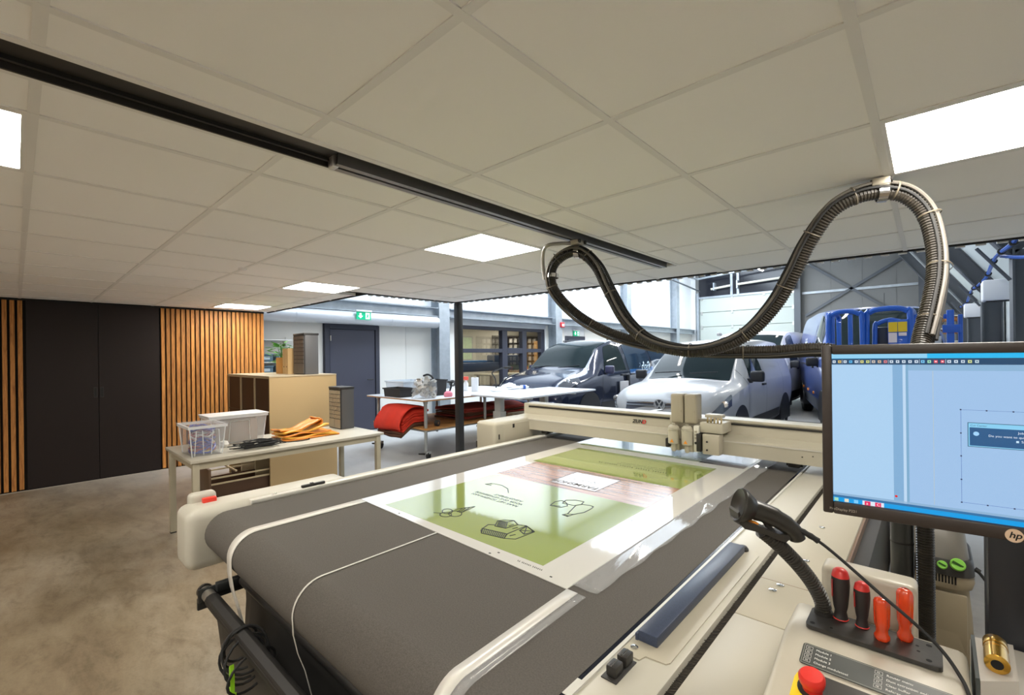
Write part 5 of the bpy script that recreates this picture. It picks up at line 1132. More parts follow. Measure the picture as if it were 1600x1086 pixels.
def blanket(label, x0,x1,y0,y1,z0,layers, droop, mats, h=.03):
    t = thing('folded_blanket', label, 'blanket', ((x0+x1)/2,(y0+y1)/2,z0), 'folded moving blankets on the trolley shelf')
    for k in range(layers):
        m_ = mats[k%len(mats)]; G = []; n = 20
        sh_ = .02*k
        for i in range(n+1):
            v = i/n; y = y0+sh_*.4+(y1-y0)*v; z = z0+h*.5+k*h
            dz = 0
            if y < TY0+.10 and droop: dz = -droop*((TY0+.10-y)/.35)**1.25
            row = []
            for j in range(13):
                u = j/12; row.append(Vector((x0+(x1-x0)*u+.01*math.sin(v*7+k), y+.012*math.sin(u*6+k), z+dz+.006*math.sin(u*9+k*2)+ (.05*k/layers)*math.sin(u*math.pi))))
            G.append(row)
        MB().sheet(G).build('layer', m_, t, smooth=True, ang=180, solid=h*.92)
    if droop:
        zt = z0+layers*h+.05; pth = [(y1,zt-.02),(y1-.15,zt+.005),(y0+.16,zt-.01),(y0+.06,zt-.07),(y0-.0,zt-.17),(y0-.03,zt-.26),(y0-.02,zt-.31)]
        P = catmull([(0,a,b) for a,b in pth],4); G = []
        for p in P: G.append([Vector((x0-.015+(x1-x0+.03)*j/14+.012*math.sin(p.z*20), p.y+.012*math.sin(j*.7), p.z+.018*math.sin(j/14*math.pi)-.03*(1-j/14)*(p.y<y0+.1))) for j in range(15)])
        MB().sheet(G).build('cover', redm, t, smooth=True, ang=180, solid=.012)
    return t
blanket('bright red folded blanket sagging over the trolley shelf end', -6.20,-5.55,3.70,4.12,.452,8,.24,[brn,brn,redm,redm,redm,redm,redm,redm])
blanket('dark red folded blanket on the shelf behind the slim post', -6.2,-5.42,4.80,5.45,.452,6,0,[brn,drd,brn,brn,drd,drd])
blanket('dark maroon folded blanket at the far end of the trolley shelf', -6.2,-5.45,5.6,6.25,.452,5,0,[brn,drd,brn,drd,drd])
br_ = thing('belt_roll', 'roll of black strap lying on the trolley shelf corner', 'strap roll', (-5.4,4.2,.45))
MB().lathe([(.02,-.025),(.045,-.025),(.045,.025),(.02,.025),(.02,-.025)], (-5.36,4.2,.497), (1,.4,0), 20, False).build('roll', rubber, br_, smooth=True); MB().lathe([(.0,-.02),(.02,-.02),(.02,.02),(0,.02)], (-5.36,4.2,.497), (1,.4,0), 14, False).build('core', M('cardboard_brown'), br_, smooth=True)
tz_ = .8705
crate('plastic_bin','translucent white bin at the left end of the trolley', -6.62,-6.15,4.16,4.62,tz_,.22, M('milky_bin', (.70,.76,.82), .4, alpha=.75), M('milky_rim', (.74,.8,.86), .4), .02, 'bins on the trolley', .005, 'bin', False)
crate('plastic_bin','shallow black tray at the trolley front edge', -6.22,-5.80,3.86,4.10,tz_,.135, black_p, black_p, .012, 'bins on the trolley', .005, 'bin', False)
crate('plastic_bin','tall black bin behind the bag of scrap', -5.85,-5.62,4.33,4.58,tz_,.245, black_p, black_p, .015, 'bins on the trolley', .005, 'bin', False)
tag(MB().tube(catmull([(-6.0,4.44,1.17),(-5.88,4.44,1.19),(-5.78,4.45,1.14),(-5.74,4.45,1.0)],4), .016, 8).build('tool_handle', rubber, smooth=True), 'black curved tool handle sticking out of the tall bin', 'tool')
bg_ = thing('scrap_bag', 'clear bag stuffed with grey tape and scrap on the trolley corner', 'scrap bag', (-5.45,4.05,tz_))
for k in range(60):
    a = random.uniform(0,6.28); r = .15*math.sqrt(random.random()); z = tz_+.03+random.uniform(0,.24); c_ = Vector((-5.45+r*math.cos(a),4.05+r*math.sin(a),z)); m_ = [M('scrap_grey', (.45,.44,.42), .5),M('scrap_white', (.75,.76,.78), .4),M('scrap_beige', (.50,.44,.36), .6),M('scrap_dark', (.12,.12,.12), .5)][k%4]
    if k%5 == 0: MB().lathe([(.02,-.012),(.045,-.012),(.045,.012),(.02,.012),(.02,-.012)], c_, (random.uniform(-1,1),random.uniform(-1,1),random.uniform(-1,1)), 14, False).build('tape_roll', m_, bg_, smooth=True)
    else:
        d = Vector((random.uniform(-1,1),random.uniform(-1,1),random.uniform(-.6,.8))).normalized(); s_ = d.orthogonal().normalized(); q = d.cross(s_); ll = random.uniform(.03,.07)
        MB().rings([[c_-d*ll-s_*.02,c_-d*ll+s_*.02],[c_-s_*.03+q*.015,c_+s_*.03+q*.015],[c_+d*ll-s_*.02,c_+d*ll+s_*.025]],False,False).build('scrap_piece', m_, bg_, solid=.002)
NR = 18; R_ = []
for k,(z,r) in enumerate(((0,.14),(.06,.175),(.14,.18),(.22,.17),(.27,.15))): R_.append([Vector((-5.45+(r+.008*math.sin(j*3+k))*math.cos(2*math.pi*j/NR),4.05+(r+.008*math.cos(j*2+k))*math.sin(2*math.pi*j/NR),tz_+.004+z)) for j in range(NR)])
MB().rings(R_,True,False).build('film', M('bag_film', (.85,.88,.9), .12, alpha=.22, coat=.5), bg_, smooth=True, ang=180)
tag(MB().rings([[Vector((-5.34+.05*math.cos(a)*r_,4.40+.07*math.sin(a)*r_,tz_+z)) for a in [k*.5236 for k in range(12)]] for r_,z in ((.9,0),(1.1,.02),(1.0,.06),(.5,.085))]).build('pink_sponge', M('pink', (.80,.25,.32), .8), smooth=True), 'pink cloth bundle at the trolley edge beside the post', 'cloth')
sp_ = thing('spray_bottle', 'white spray bottle with red trigger behind the slim post', 'spray bottle', (-5.95,5.3,tz_))
MB().lathe([(.04,0),(.042,.01),(.042,.13),(.02,.17),(.015,.19)], (-5.95,5.3,tz_), (0,0,1), 18).build('bottle', M('bottle_white', (.8,.8,.8), .4), sp_, smooth=True); part('trigger_head', M('trigger_red', (.8,.1,.06), .4), sp_, (-6.0,5.27,tz_+.19),(-5.91,5.33,tz_+.25), .008)
rl = thing('paper_roll', 'white upright paper roll right of the slim post', 'paper roll', (-5.72,5.3,tz_)); MB().lathe([(.02,0),(.062,0),(.062,.24),(.02,.24)], (-5.72,5.3,tz_), (0,0,1), 22, False).build('roll', M('paper_white', (.82,.82,.83), .8), rl, smooth=True); MB().lathe([(.018,.0),(.021,.0),(.021,.242),(.018,.242)], (-5.72,5.3,tz_), (0,0,1), 16, False).build('core', M('cardboard_brown'), rl, smooth=True)
tg = thing('tape_gun', 'black tape dispenser gun left of the slim post', 'tape gun', (-5.75,4.85,tz_))
MB().tube(catmull([(-5.80,4.8,tz_+.012),(-5.78,4.82,tz_+.1),(-5.80,4.86,tz_+.19)],5), .016, 8).build('grip', black_p, tg, smooth=True); MB().lathe([(.03,-.025),(.055,-.025),(.055,.025),(.03,.025),(.03,-.025)], (-5.84,4.9,tz_+.16), (1,-.4,0), 18, False).build('tape', M('scrap_dark'), tg, smooth=True); part('arm', black_p, tg, (-5.86,4.8,tz_+.17),(-5.72,4.84,tz_+.2), .004)
# arm lamp / scooter-like bracket on the trolley
al = thing('desk_lamp_arm', 'black jointed lamp arm clamped on the trolley beyond the post', 'lamp arm', (-5.9,6.0,tz_))
MB().tube(catmull([(-5.9,6.0,tz_),(-5.92,6.0,tz_+.18),(-6.0,6.0,tz_+.30),(-5.75,6.02,tz_+.38),(-5.62,6.02,tz_+.40)],4), .012, 8).build('arm', black_p, al, smooth=True); MB().lathe([(.05,0),(.05,.012),(.02,.02)], (-5.9,6.0,tz_), (0,0,1), 16).build('base', black_p, al, smooth=True); part('head', black_p, al, (-5.68,5.98,tz_+.36),(-5.56,6.06,tz_+.41), .01)
def crumple(name, label, cat, c, rx, ry, h, mat, seed):
    rs = random.Random(seed); R_ = []
    for k in range(7):
        t = k/6; R_.append([Vector((c[0]+rx*math.cos(a)*(1-t**2*.95)*(1+.18*rs.uniform(-1,1)), c[1]+ry*math.sin(a)*(1-t**2*.95)*(1+.18*rs.uniform(-1,1)), c[2]+.002+h*t*(1+.3*rs.uniform(-1,1)*(t>0)))) for a in [2*math.pi*j/16 for j in range(16)]])
    return tag(MB().rings(R_).build(name, mat, smooth=True, ang=50, off=c), label, cat)
crumple('plastic_bag','crumpled white plastic bag near the dark van bonnet','bag',(-5.62,6.05,tz_),.16,.26,.10,M('bag_white', (.82,.84,.88), .4),3)
crumple('plastic_bag','flat crumpled white cloth on the trolley beyond the post','cloth',(-5.45,5.55,tz_),.15,.17,.05,M('bag_white'),5)
bt = thing('white_bottle', 'white bottle with blue label lying by the crumpled bag', 'bottle', (-5.36,6.22,tz_))
MB().lathe([(.0,0),(.034,.004),(.036,.12),(.016,.15),(.014,.17)], (-5.42,6.12,tz_+.037), (.5,1,0), 16, False).build('body', M('bottle_white'), bt, smooth=True); MB().lathe([(.0365,.05),(.0365,.10)], (-5.42,6.12,tz_+.037), (.5,1,0), 16, False).build('label_band', M('label_blue', (.04,.12,.45), .5), bt, smooth=True)
# ================================================================== WHITE SIT-STAND TABLE
wt_ = thing('sit_stand_table', 'white sit-stand work table in front of the dark van', 'table', (-4.6,5.6,0))
part('tabletop', M('laminate_white'), wt_, (-5.10,4.64,.875),(-4.11,6.55,.90), .003)
part('frame_beam', ivory, wt_, (-4.95,5.0,.835),(-4.85,6.2,.875)); 
for y in (5.0,6.1):
    l_ = part('lift_leg', M('leg_grey', (.50,.50,.46), .4), wt_, (-4.96,y,.45),(-4.84,y+.10,.84), .004); part('leg_sleeve', M('leg_grey'), l_, (-4.98,y-.015,.06),(-4.82,y+.115,.62), .004); part('foot_bar', M('leg_grey'), l_, (-5.05,y,.0),(-4.3,y+.08,.06), .006); part('arm_bar', M('leg_grey'), l_, (-5.05,y+.02,.835),(-4.25,y+.08,.875))
for k,(a,b,l) in enumerate((((-5.02,5.35,0),(-4.75,5.85,.55),'brown cardboard carton under the white table'),((-4.7,5.5,0),(-4.4,6.0,.62),'taller cardboard carton under the white table beside the lift leg'))):
    t = thing('cardboard_box', l, 'cardboard box', ((a[0]+b[0])/2,(a[1]+b[1])/2,0), 'cartons under the white table'); part('carton', M('carton_tan', (.36,.25,.15), .75), t, a, b); part('tape', M('carton_tape', (.45,.36,.22), .4), t, ((a[0]+b[0])/2-.025,a[1]-.001,b[2]-.1),((a[0]+b[0])/2+.025,b[1]+.001,b[2]+.001))
# ================================================================== VEHICLES
def pchip(xs, ys, x):
    n = len(xs)
    if x <= xs[0]: return ys[0]
    if x >= xs[-1]: return ys[-1]
    i = 0
    while x > xs[i+1]: i += 1
    def d(k): return (ys[k+1]-ys[k])/(xs[k+1]-xs[k])
    def m(k):
        if k == 0: return d(0)
        if k == n-1: return d(n-2)
        a, b = d(k-1), d(k)
        return 0 if a*b <= 0 else 2*a*b/(a+b)
    h = xs[i+1]-xs[i]; t = (x-xs[i])/h
    return (2*t**3-3*t*t+1)*ys[i]+(t**3-2*t*t+t)*h*m(i)+(-2*t**3+3*t*t)*ys[i+1]+(t**3-t*t)*h*m(i+1)
class Van:
    def __init__(s, st): s.st = st; s.ys = [q[0] for q in st]; s.L = s.ys[-1]
    def par(s, y): return [pchip(s.ys, [q[k] for q in s.st], y) for k in range(1,7)]
    def sec(s, y):
        zb, zl, zt, wb, wl, wt = s.par(y); cr = .025
        h = zt-zl
        return [(0,zb),(wb*.9,zb),(wb,zb+.09),(wl,zb+(zl-zb)*.45),(wl+.004,zb+(zl-zb)*.8),(wl-.006,zl),(wl-.012,zl+.02*min(1,h*3)),(wl+(wt-wl)*.5+.008,zl+h*.5),(wt+.012,zl+h*.86),(wt-.03,zl+h*.965),(wt*.8,zt),(wt*.4,zt+cr*.8),(0,zt+cr)]
    def S(s, y, j, side, off=0.):       # j real index along half section
        def P(yy, jj):
            c = s.sec(yy); k = min(int(jj), len(c)-2); t = jj-k
            return Vector((side*(c[k][0]+(c[k+1][0]-c[k][0])*t), yy, c[k][1]+(c[k+1][1]-c[k][1])*t))
        p = P(y,j)
        if off:
            a = P(min(y+.01,s.L),j)-P(max(y-.01,0),j); b = P(y,min(j+.05,11.999))-P(y,max(j-.05,0)); n = a.cross(b)
            if n.length > 1e-9:
                n.normalize()
                c0 = Vector((0,p.y,.9))
                if n.dot(p-c0) < 0 and abs(n.dot(p-c0)) > .01: n = -n
                p = p+n*off
        return p
    def body(s, n=46):
        R = []
        for i in range(n+1):
            y = s.L*(i/n)**1.0 if i > 3 else s.L*(i/n)
            c = s.sec(y); R.append([Vector((-x,y,z)) for x,z in c[::-1][:-1]]+[Vector((x,y,z)) for x,z in c[:-1]])
        # ring order: top centre -> left down -> bottom -> right up
        out = []
        for i in range(n+1):
            y = s.L*i/n; c = s.sec(y)
            out.append([Vector((x,y,z)) for x,z in c]+[Vector((-x,y,z)) for x,z in c[::-1][1:-1]])
        return MB().rings(out)
    def patch(s, y0, y1, j0, j1, side, off=.006, n=8, m=6, y0b=None, y1b=None):
        G = []
        for i in range(n+1):
            row = []
            for k in range(m+1):
                t = k/m; ya = y0+((y0b if y0b is not None else y0)-y0)*t; yb = y1+((y1b if y1b is not None else y1)-y1)*t
                row.append(s.S(ya+(yb-ya)*i/n, j0+(j1-j0)*t, side, off))
            G.append(row)
        return MB().sheet(G)
carglass = M('car_glass', (.012,.02,.022), .04, spec=.3, ior=1.3)
tyre = M('tyre', (.015,.015,.016), .7); rim = M('rim_grey', (.38,.39,.40), .3, .7); trimb = M('car_trim_black', (.014,.015,.018), .5)
lamp_g = M('lamp_glass', (.13,.14,.16), .08, .4, coat=.6); amber = M('lamp_amber', (.8,.25,.03), .3)
def wheel(t, x, y, r, side, hub=rim):
    w_ = MB().lathe([(r*.6,-.10),(r*.92,-.105),(r,-.08),(r,.08),(r*.92,.105),(r*.62,.10),(r*.6,.085)], (x,y,r), (side,0,0), 28, False).build('wheel', tyre, t, smooth=True, local=True)
    MB().lathe([(r*.64,.085),(r*.60,.095),(r*.55,.06),(.02,.05)], (x,y,r), (side,0,0), 24, False).build('rim_dish', M('rim_dark', (.06,.06,.065), .4, .5), w_, smooth=True, local=True)
    for k in range(5):
        a = k*2*math.pi/5; d = Vector((0,math.cos(a),math.sin(a))); c = Vector((x,y,r))+d*r*.32+Vector((side*.08,0,0)); e = d.cross(Vector((1,0,0)))
        MB().obox(c, tuple(d*r*.30), tuple(e*r*.075), (.012,0,0)).build('spoke', hub, w_, local=True)
    MB().lathe([(0,.105),(r*.16,.10),(r*.16,.06)], (x,y,r), (side,0,0), 14, False).build('hub_cap', hub, w_, smooth=True, local=True)
def arch(t, v, y, r, side, w_):
    pts = [(y+(r+.05)*math.cos(a), r+(r+.05)*math.sin(a)) for a in [math.pi*k/16 for k in range(17)]]+[(y-r-.05,.2),(y+r+.05,.2)]
    MB().prism(pts, YZ, side*(w_-.12), side*(w_+.006)).build('wheel_arch', trimb, t, local=True)
def mirror(t, y, z, side, w_, m):
    o = part_l('mirror', m, t, (min(side*(w_+.02),side*(w_+.22)),y,z),(max(side*(w_+.02),side*(w_+.22)),y+.10,z+.17), .035)
    part_l('mirror_arm', trimb, t, (min(side*(w_-.06),side*(w_+.05)),y+.02,z-.02),(max(side*(w_-.06),side*(w_+.05)),y+.09,z+.05), .01)
def part_l(name, mat, t, a, b, r=0.): return box(a,b,r,3).build(name, mat, t, smooth=r>0, local=True)
def make_van(name, label, loc, rz, st, paint, axles, wr, cowl, roofy, sidewin, opt):
    v = Van(st); t = thing(name, label, 'van', loc, 'vans parked in the hall', rz)
    v.body().build('body', paint, t, smooth=True, ang=38, local=True)
    # windscreen over both sides
    G = []
    for i in range(11):
        y = cowl+(roofy-cowl)*i/10; half = [v.S(y,9.1+(11.99-9.1)*k/5,1,.008) for k in range(6)]
        G.append([Vector((-p.x,p.y,p.z)) for p in half]+[half[k] for k in range(4,-1,-1)])
    MB().sheet(G).build('windscreen', carglass, t, smooth=True, ang=180, local=True)
    for side in (-1,1):
        for (y0,y1,y0b,y1b,j0,j1,mt) in sidewin: v.patch(y0,y1,j0,j1,side,.006,y0b=y0b,y1b=y1b).build('side_window', mt or carglass, t, smooth=True, ang=180, local=True)
        W = max(q[5] for q in st)
        for y in axles: arch(t, v, y, wr, side, W); wheel(t, side*(W-.115), y, wr, side)
        mirror(t, opt['mir'][0], opt['mir'][1], side, W-.03, opt.get('mirm', trimb))
        v.patch(axles[0]+wr+.1,axles[1]-wr-.1,1.2,2.6,side,.006).build('sill_trim', opt.get('sill', trimb), t, smooth=True, ang=180, local=True)
        for y in opt.get('handles',()): part_l('door_handle', trimb, t, (min(side*(W-.01),side*(W+.03)),y,opt['hz']),(max(side*(W-.01),side*(W+.03)),y+.18,opt['hz']+.035), .008)
        for y in opt.get('seams',()): v.patch(y,y+.008,2.2,8.6,side,.003,n=1,m=10).build('door_seam', M('seam_dark', (.02,.02,.025), .5), t, smooth=True, ang=180, local=True)
        hl = opt['hl']; v.patch(hl[0],hl[1],hl[2],hl[3],side,.012,y0b=hl[4],y1b=hl[5]).build('headlight', lamp_g, t, smooth=True, ang=180, local=True)
        MB().lathe([(0,.03),(.045,.028),(.05,0)], v.S((hl[0]+hl[1])/2,(hl[2]+hl[3])/2,side,.0)-Vector((0,.0,0)), (0,-1,.1), 16, False).build('headlight_lens', chrome, t, smooth=True, local=True)
    return v, t
# white small delivery van
st_c = [(0,.34,.46,.60,.50,.55,.50),(.04,.27,.56,.70,.68,.72,.64),(.12,.24,.66,.83,.80,.83,.72),(.28,.22,.77,.925,.86,.90,.76),(.6,.21,.86,.985,.89,.92,.76),(1.05,.21,.94,1.04,.9,.927,.74),(1.3,.21,.97,1.24,.9,.927,.72),(1.6,.21,.99,1.47,.9,.927,.69),(1.85,.21,1.0,1.61,.9,.927,.67),(2.15,.21,1.0,1.68,.9,.927,.665),(3.2,.22,1.0,1.72,.9,.927,.67),(4.1,.25,1.0,1.69,.88,.92,.67),(4.4,.33,1.0,1.62,.84,.89,.66),(4.5,.42,.95,1.55,.76,.82,.60)]
st_c = [(q[0],q[1],q[2],q[3],q[4]*.955,q[5]*.955,q[6]*.955) for q in st_c]
wpaint = M('van_white', (.40,.40,.41), .3, coat=.3); smoke = M('van_panel_white', (.42,.42,.43), .3, coat=.35)
vc1, t1 = make_van('delivery_van','white compact delivery van facing the camera behind the gantry',(-2.95,6.42,0),0,st_c,wpaint,(.90,3.66),.325,1.06,1.95,[(1.42,2.25,1.72,2.22,6.1,8.3,None),(2.36,3.3,2.4,3.25,6.2,8.2,smoke)],dict(mir=(1.35,1.02),handles=(2.02,),hz=.93,seams=(1.28,2.30,3.5),hl=(.07,.44,4.2,6.4,.05,.52)))
def frontplate(v, name, mat, t, poly, off=.012, n=None):     # polygon (x,z) wrapped on the nose
    def ynose(x,z):
        lo, hi = 0., 1.0
        for _ in range(24):
            m = (lo+hi)/2; c = v.sec(m); zz = None; xs = [q[0] for q in c]
            # top surface height at |x|
            top = c[-1][1]
            for a,b in zip(c[5:-1],c[6:]):
                if min(a[0],b[0]) <= abs(x) <= max(a[0],b[0]) and a[0] != b[0]: top = a[1]+(b[1]-a[1])*(abs(x)-a[0])/(b[0]-a[0])
            if abs(x) > max(xs): top = 0
            if top < z: lo = m
            else: hi = m
        return hi
    A = [Vector((x,ynose(x,z)-off,z)) for x,z in poly]
    return MB().rings([A,[p+Vector((0,.03,0)) for p in A]]).build(name, mat, t, local=True)
xs_ = [-.55+.11*k for k in range(11)]
frontplate(vc1,'grille',M('grille_slate',(.07,.08,.11),.35),t1,[(x,.60) for x in xs_]+[(x,.755) for x in xs_[::-1]],.006)
for z in (.70,.745): frontplate(vc1,'grille_bar',chrome if z>.72 else M('grille_bar_grey',(.25,.27,.3),.3,.5),t1,[(x,z-.008) for x in xs_]+[(x,z+.008) for x in xs_[::-1]],.018)
part_l('bumper', M('bumper_navy', (.018,.024,.06), .45), t1, (-.72,-.06,.27),(.72,.12,.56), .05); part_l('number_plate', M('plate_yellow', (.75,.55,.05), .5), t1, (-.26,-.07,.36),(.26,-.055,.46))
def roundlogo(t, y, z, r):
    e = MB().lathe([(r*.86,-.004),(r,-.004),(r,.006),(r*.86,.006),(r*.86,-.004)], (0,y,z), (0,-1,0), 32, False).build('round_emblem', M('emblem_silver',(.5,.52,.55),.3,.3), t, smooth=True, local=True)
    g = MB()
    nn = (0,-1,0)
    for P in ([(-.42,.70),(0,.05),(.42,.70)],[(-.80,.25),(-.42,-.72),(0,.0),(.42,-.72),(.80,.25)]): g.ribbon([(a*r,y,z+b*r) for a,b in P], r*.17, nn, .008)
    g.build('emblem_letters', M('emblem_silver',(.5,.52,.55),.3,.3), e, local=True); MB().lathe([(0,-.003),(r*.86,-.003)], (0,y,z), (0,-1,0), 28, False).build('emblem_disc', M('emblem_dark',(.05,.06,.08),.3), e, local=True)
roundlogo(t1, .015, .722, .085)
for x in (-.55,.05): MB().tube([(x,vc1.S(1.09,11,1).y-.03,1.15),(x+.32,1.12,1.17),(x+.42,1.13,1.175)], .010, 6).build('wiper', trimb, t1, local=True)
part_l('roof_lamp', wpaint, t1, (-.03,2.6,1.80),(.03,2.75,1.86), .02)
# dark blue-black van
st_v = [(0,.34,.50,.62,.52,.58,.52),(.04,.27,.60,.76,.72,.76,.66),(.14,.24,.72,.90,.84,.87,.74),(.35,.22,.84,1.01,.9,.93,.78),(.75,.21,.95,1.10,.93,.955,.78),(1.05,.21,1.02,1.18,.94,.965,.77),(1.35,.21,1.05,1.42,.94,.965,.745),(1.65,.21,1.06,1.64,.94,.965,.72),(1.95,.21,1.07,1.74,.94,.965,.705),(2.3,.21,1.07,1.80,.94,.965,.70),(3.6,.22,1.07,1.82,.94,.965,.70),(4.8,.25,1.07,1.79,.93,.96,.70),(5.05,.33,1.05,1.75,.88,.93,.69),(5.14,.42,1.0,1.6,.8,.86,.66)]
dpaint = M('van_midnight', (.022,.030,.060), .15, .35, coat=.8)
darkw = M('van_dark_window', (.012,.03,.06), .06, coat=.6)
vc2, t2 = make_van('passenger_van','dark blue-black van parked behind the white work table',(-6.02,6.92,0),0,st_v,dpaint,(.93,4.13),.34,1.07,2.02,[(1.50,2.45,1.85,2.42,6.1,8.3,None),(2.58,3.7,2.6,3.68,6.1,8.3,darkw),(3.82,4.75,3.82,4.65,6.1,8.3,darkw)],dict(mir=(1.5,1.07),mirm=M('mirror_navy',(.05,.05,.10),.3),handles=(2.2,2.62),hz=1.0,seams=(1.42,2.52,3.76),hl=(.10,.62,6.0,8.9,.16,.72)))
for side in (-1,1): MB().tube([vc2.S(y,9.6,side,.03) for y in (2.2,2.25,3.0,3.8,4.6,4.7)], .014, 8).build('roof_rail', trimb, t2, smooth=True, local=True)
frontplate(vc2,'grille',trimb,t2,[(-.45,.66),(.45,.66),(.40,.80),(-.40,.80)],.008)
part_l('bumper', dpaint, t2, (-.78,-.05,.26),(.78,.12,.58), .05)
for x in (-.6,.08): MB().tube([(x,1.04,1.20),(x+.35,1.10,1.24),(x+.5,1.12,1.25)], .010, 6).build('wiper', trimb, t2, local=True)
band = M('painted_reflection_blue', (.015,.10,.30), .12, coat=.6)
vc2.patch(2.62,4.9,4.6,6.2,1,.005).build('blue_reflection_band', band, t2, smooth=True, ang=180, local=True)  # blue reflection under the rear windows, painted on as a band
text('lettering_or_reflection', 'fish', .34, M('lettering_reflection', (.42,.55,.66), .3), t2, (.978,3.62,1.06), (0,-1,0), (-.12,0,1), bold=.004, th=.001, local=True)  # mirror image of the other van's lettering, painted on as a reflection
part_l('open_door_panel', M('door_card_grey', (.46,.46,.48), .5), t2, (1.0,2.05,.42),(1.03,2.42,.88), .014); part_l('door_edge', trimb, t2, (.97,2.42,.35),(1.04,2.47,1.02), .01)
# white panel van behind
st_b = [(0,.36,.55,.70,.6,.66,.6),(.05,.28,.72,.95,.8,.85,.75),(.3,.24,.95,1.12,.92,.95,.8),(.8,.22,1.08,1.24,.95,.98,.8),(1.1,.22,1.15,1.40,.95,.99,.8),(1.5,.22,1.2,1.74,.95,.99,.80),(1.8,.22,1.22,1.93,.95,.99,.80),(2.2,.22,1.22,2.02,.95,.99,.82),(3.5,.24,1.22,2.04,.95,.99,.84),(5.0,.3,1.22,2.0,.93,.98,.84),(5.2,.4,1.1,1.8,.88,.92,.78)]
vc3, t3 = make_van('panel_van','taller white panel van parked behind the compact van',(-3.46,11.35,0),0,st_b,M('van_white2', (.62,.63,.64), .3, coat=.5),(1.0,4.2),.34,.95,1.75,[(1.4,2.2,1.7,2.15,6.1,8.3,None)],dict(mir=(1.3,1.1),handles=(2.0,),hz=1.05,seams=(1.25,2.3,3.6),hl=(.06,.4,5.8,8.4,.1,.5)))
part_l('bumper', trimb, t3, (-.8,-.05,.28),(.8,.12,.58), .05)
# blue high van, angled
st_s = [(0,.36,.58,.74,.62,.68,.62),(.05,.30,.75,.98,.82,.86,.78),(.3,.26,.98,1.15,.92,.95,.82),(.8,.24,1.12,1.28,.96,.99,.82),(1.1,.24,1.22,1.42,.97,1.0,.80),(1.5,.24,1.28,1.80,.97,1.0,.80),(1.85,.24,1.3,2.12,.97,1.0,.80),(2.3,.24,1.3,2.32,.97,1.0,.80),(3.5,.26,1.3,2.36,.97,1.0,.82),(5.0,.3,1.3,2.36,.97,1.0,.82),(5.75,.32,1.3,2.33,.97,1.0,.82),(5.92,.38,1.25,2.2,.93,.96,.78)]
bpaint = M('van_blue', (.06,.10,.30), .28, .2, coat=.6)
vc4, t4 = make_van('high_roof_van','blue high-roof van angled behind the blue lift basket',(-.22,9.15,0),math.radians(14.7),st_s,bpaint,(1.05,4.7),.36,1.1,2.1,[(1.55,2.45,1.8,2.4,6.1,8.3,None)],dict(mir=(1.45,1.2),handles=(2.15,),hz=1.15,seams=(1.35,2.55,4.0),hl=(.06,.4,5.8,8.4,.1,.5),sill=M('sill_slate',(.06,.065,.08),.5)))
text('lettering_or_reflection', 'fish', .34, M('lettering_white', (.85,.88,.9), .3), t4, (-.985,4.10,1.56), (0,-1,0), (.14,0,1), bold=.003, th=.001, local=True)
vc4.patch(2.65,4.6,5.6,7.6,-1,.004).build('side_panel', bpaint, t4, smooth=True, ang=180, local=True)
for y,z in ((4.2,.62),(3.2,.62),(2.2,.62)): part_l('side_marker', amber, t4, (-1.012,y,z),(-.99,y+.07,z+.05), .004)
part_l('door_rail', chrome, t4, (-1.015,3.4,1.20),(-1.0,4.8,1.225))
part_l('bumper', trimb, t4, (-.85,-.05,.30),(.85,.12,.6), .05)
MB().tube([(.2,2.4,2.36),(.22,2.5,2.62)], .006, 5).build('aerial', trimb, t4, local=True)

# ================================================================== BLUE LIFT
lb = M('lift_blue', (.012,.10,.50), .35, coat=.3); lft = thing('aerial_lift', 'bright blue work platform lift with guard rails behind the monitor', 'aerial lift', (-.5,7.6,0))
def railp(pts, r=.03): return MB().tube(catmull(pts,4), r, 8).build('guard_rail', lb, lft, smooth=True)
PY = 7.25
def frame(x0,x1,y0,y1,z0,z1,r=.03):
    c = .12; d = Vector((x1-x0,y1-y0,0)); n = d.normalized()*c
    A = Vector((x0,y0,0)); B = Vector((x1,y1,0)); up = Vector((0,0,1))
    return railp([A+up*z0, A+up*(z1-c), A+up*(z1-c*.3)+n*.3, A+n+up*z1, B-n+up*z1, B-n*.3+up*(z1-c*.3), B+up*(z1-c), B+up*z0], r)
frame(-.97,-.62,PY,PY,.9,1.99); frame(-.58,-.16,PY+.05,PY+.05,.9,2.0,.032); frame(-.50,-.20,PY+.08,PY+.08,.9,1.86,.026); frame(-.99,-.95,PY+.1,PY+.75,.9,1.99); frame(-.16,-.14,PY+.15,PY+.8,.9,1.98)
for x,y,z in ((-.86,PY,1.86),(-.74,PY,1.95),(-.93,PY+.02,1.97)): part('rail_post', lb, lft, (x-.025,y-.025,.9),(x+.025,y+.025,z), .006)
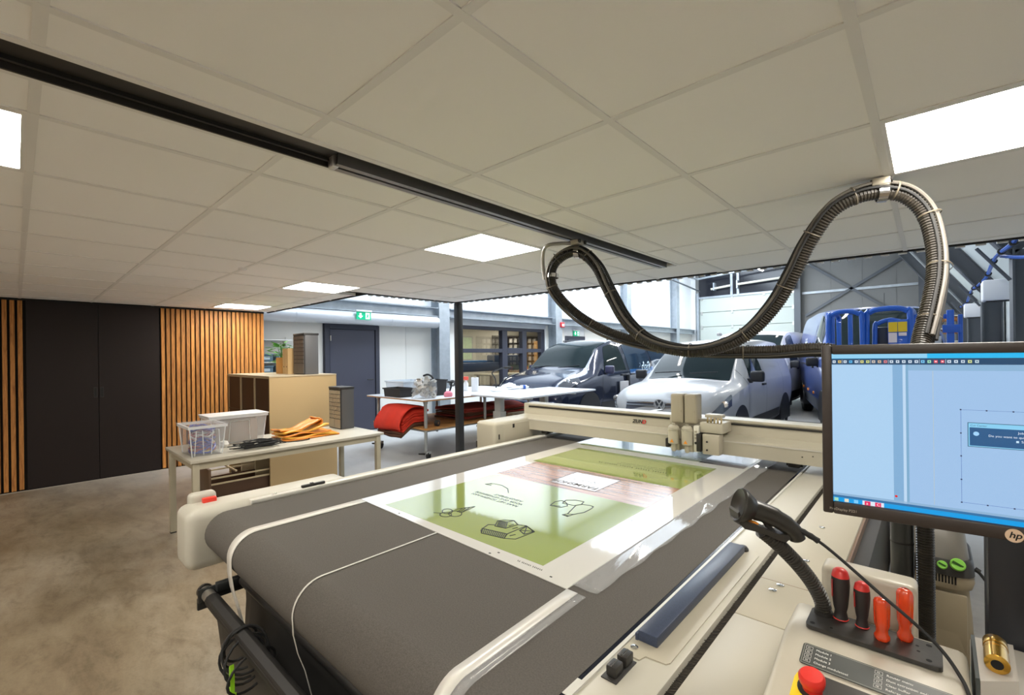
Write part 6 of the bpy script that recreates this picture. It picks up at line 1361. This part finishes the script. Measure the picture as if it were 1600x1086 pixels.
part('control_panel', M('panel_dark', (.03,.035,.05), .4), lft, (-.52,PY+.16,1.2),(-.36,PY+.22,1.78), .02)
part('back_plate', lb, lft, (-.37,PY+.02,1.2),(-.18,PY+.05,1.86), .01)
for x in (-.365,-.275): part('yellow_sign', M('sign_yellow', (.75,.50,.02), .5), lft, (x,PY+.012,1.71),(x+.085,PY+.018,1.83))
part('white_sign', M('sign_pink_white', (.72,.62,.64), .5), lft, (-.365,PY+.012,1.58),(-.285,PY+.018,1.70)); part('white_sign', M('sign_pink_white'), lft, (-.27,PY+.012,1.66),(-.195,PY+.018,1.70))
for z in (1.49,1.515): part('sign_line', M('sign_pink_white'), lft, (-.355,PY+.012,z),(-.23,PY+.018,z+.008))
part('platform', M('panel_dark'), lft, (-1.02,PY-.03,.82),(-.1,PY+.85,.9), .01)
part('chassis', lb, lft, (-.95,PY+.05,.12),(-.15,PY+.8,.45), .03)
for k in range(2):
    for q in (-1,1): MB().tube([(-.9,PY+.1+.55*k,.48),(-.2,PY+.1+.55*k,.8)] if q>0 else [(-.2,PY+.13+.55*k,.48),(-.9,PY+.13+.55*k,.8)], .03, 8).build('scissor_arm', lb, lft)
for x in (-.85,-.25):
    for y in (PY+.1,PY+.75): MB().lathe([(0,-.05),(.12,-.05),(.13,0),(.12,.05),(0,.05)], (x,y,.13), (1,0,0), 18, False).build('wheel', tyre, lft, smooth=True)
lm = thing('lift_mast', 'blue lift mast with stop box standing right of the hose', 'lift mast', (.2,8.0,0))
part('mast', lb, lm, (.17,8.0,.0),(.24,8.08,1.99), .008); part('mast', lb, lm, (.275,8.05,0),(.32,8.12,1.93), .008); part('cross_plate', lb, lm, (.13,7.98,1.70),(.30,8.0,1.80), .004); part('arm', lb, lm, (.0,8.02,1.88),(.20,8.06,1.94), .006); part('control_box', M('box_grey', (.55,.55,.58), .5), lm, (.02,7.96,1.55),(.12,8.02,1.66), .006); part('brace', lb, lm, (.02,8.0,1.4),(.2,8.04,1.45)); part('base', M('panel_dark'), lm, (.05,7.8,0),(.42,8.4,.06), .01)
flush_texts()
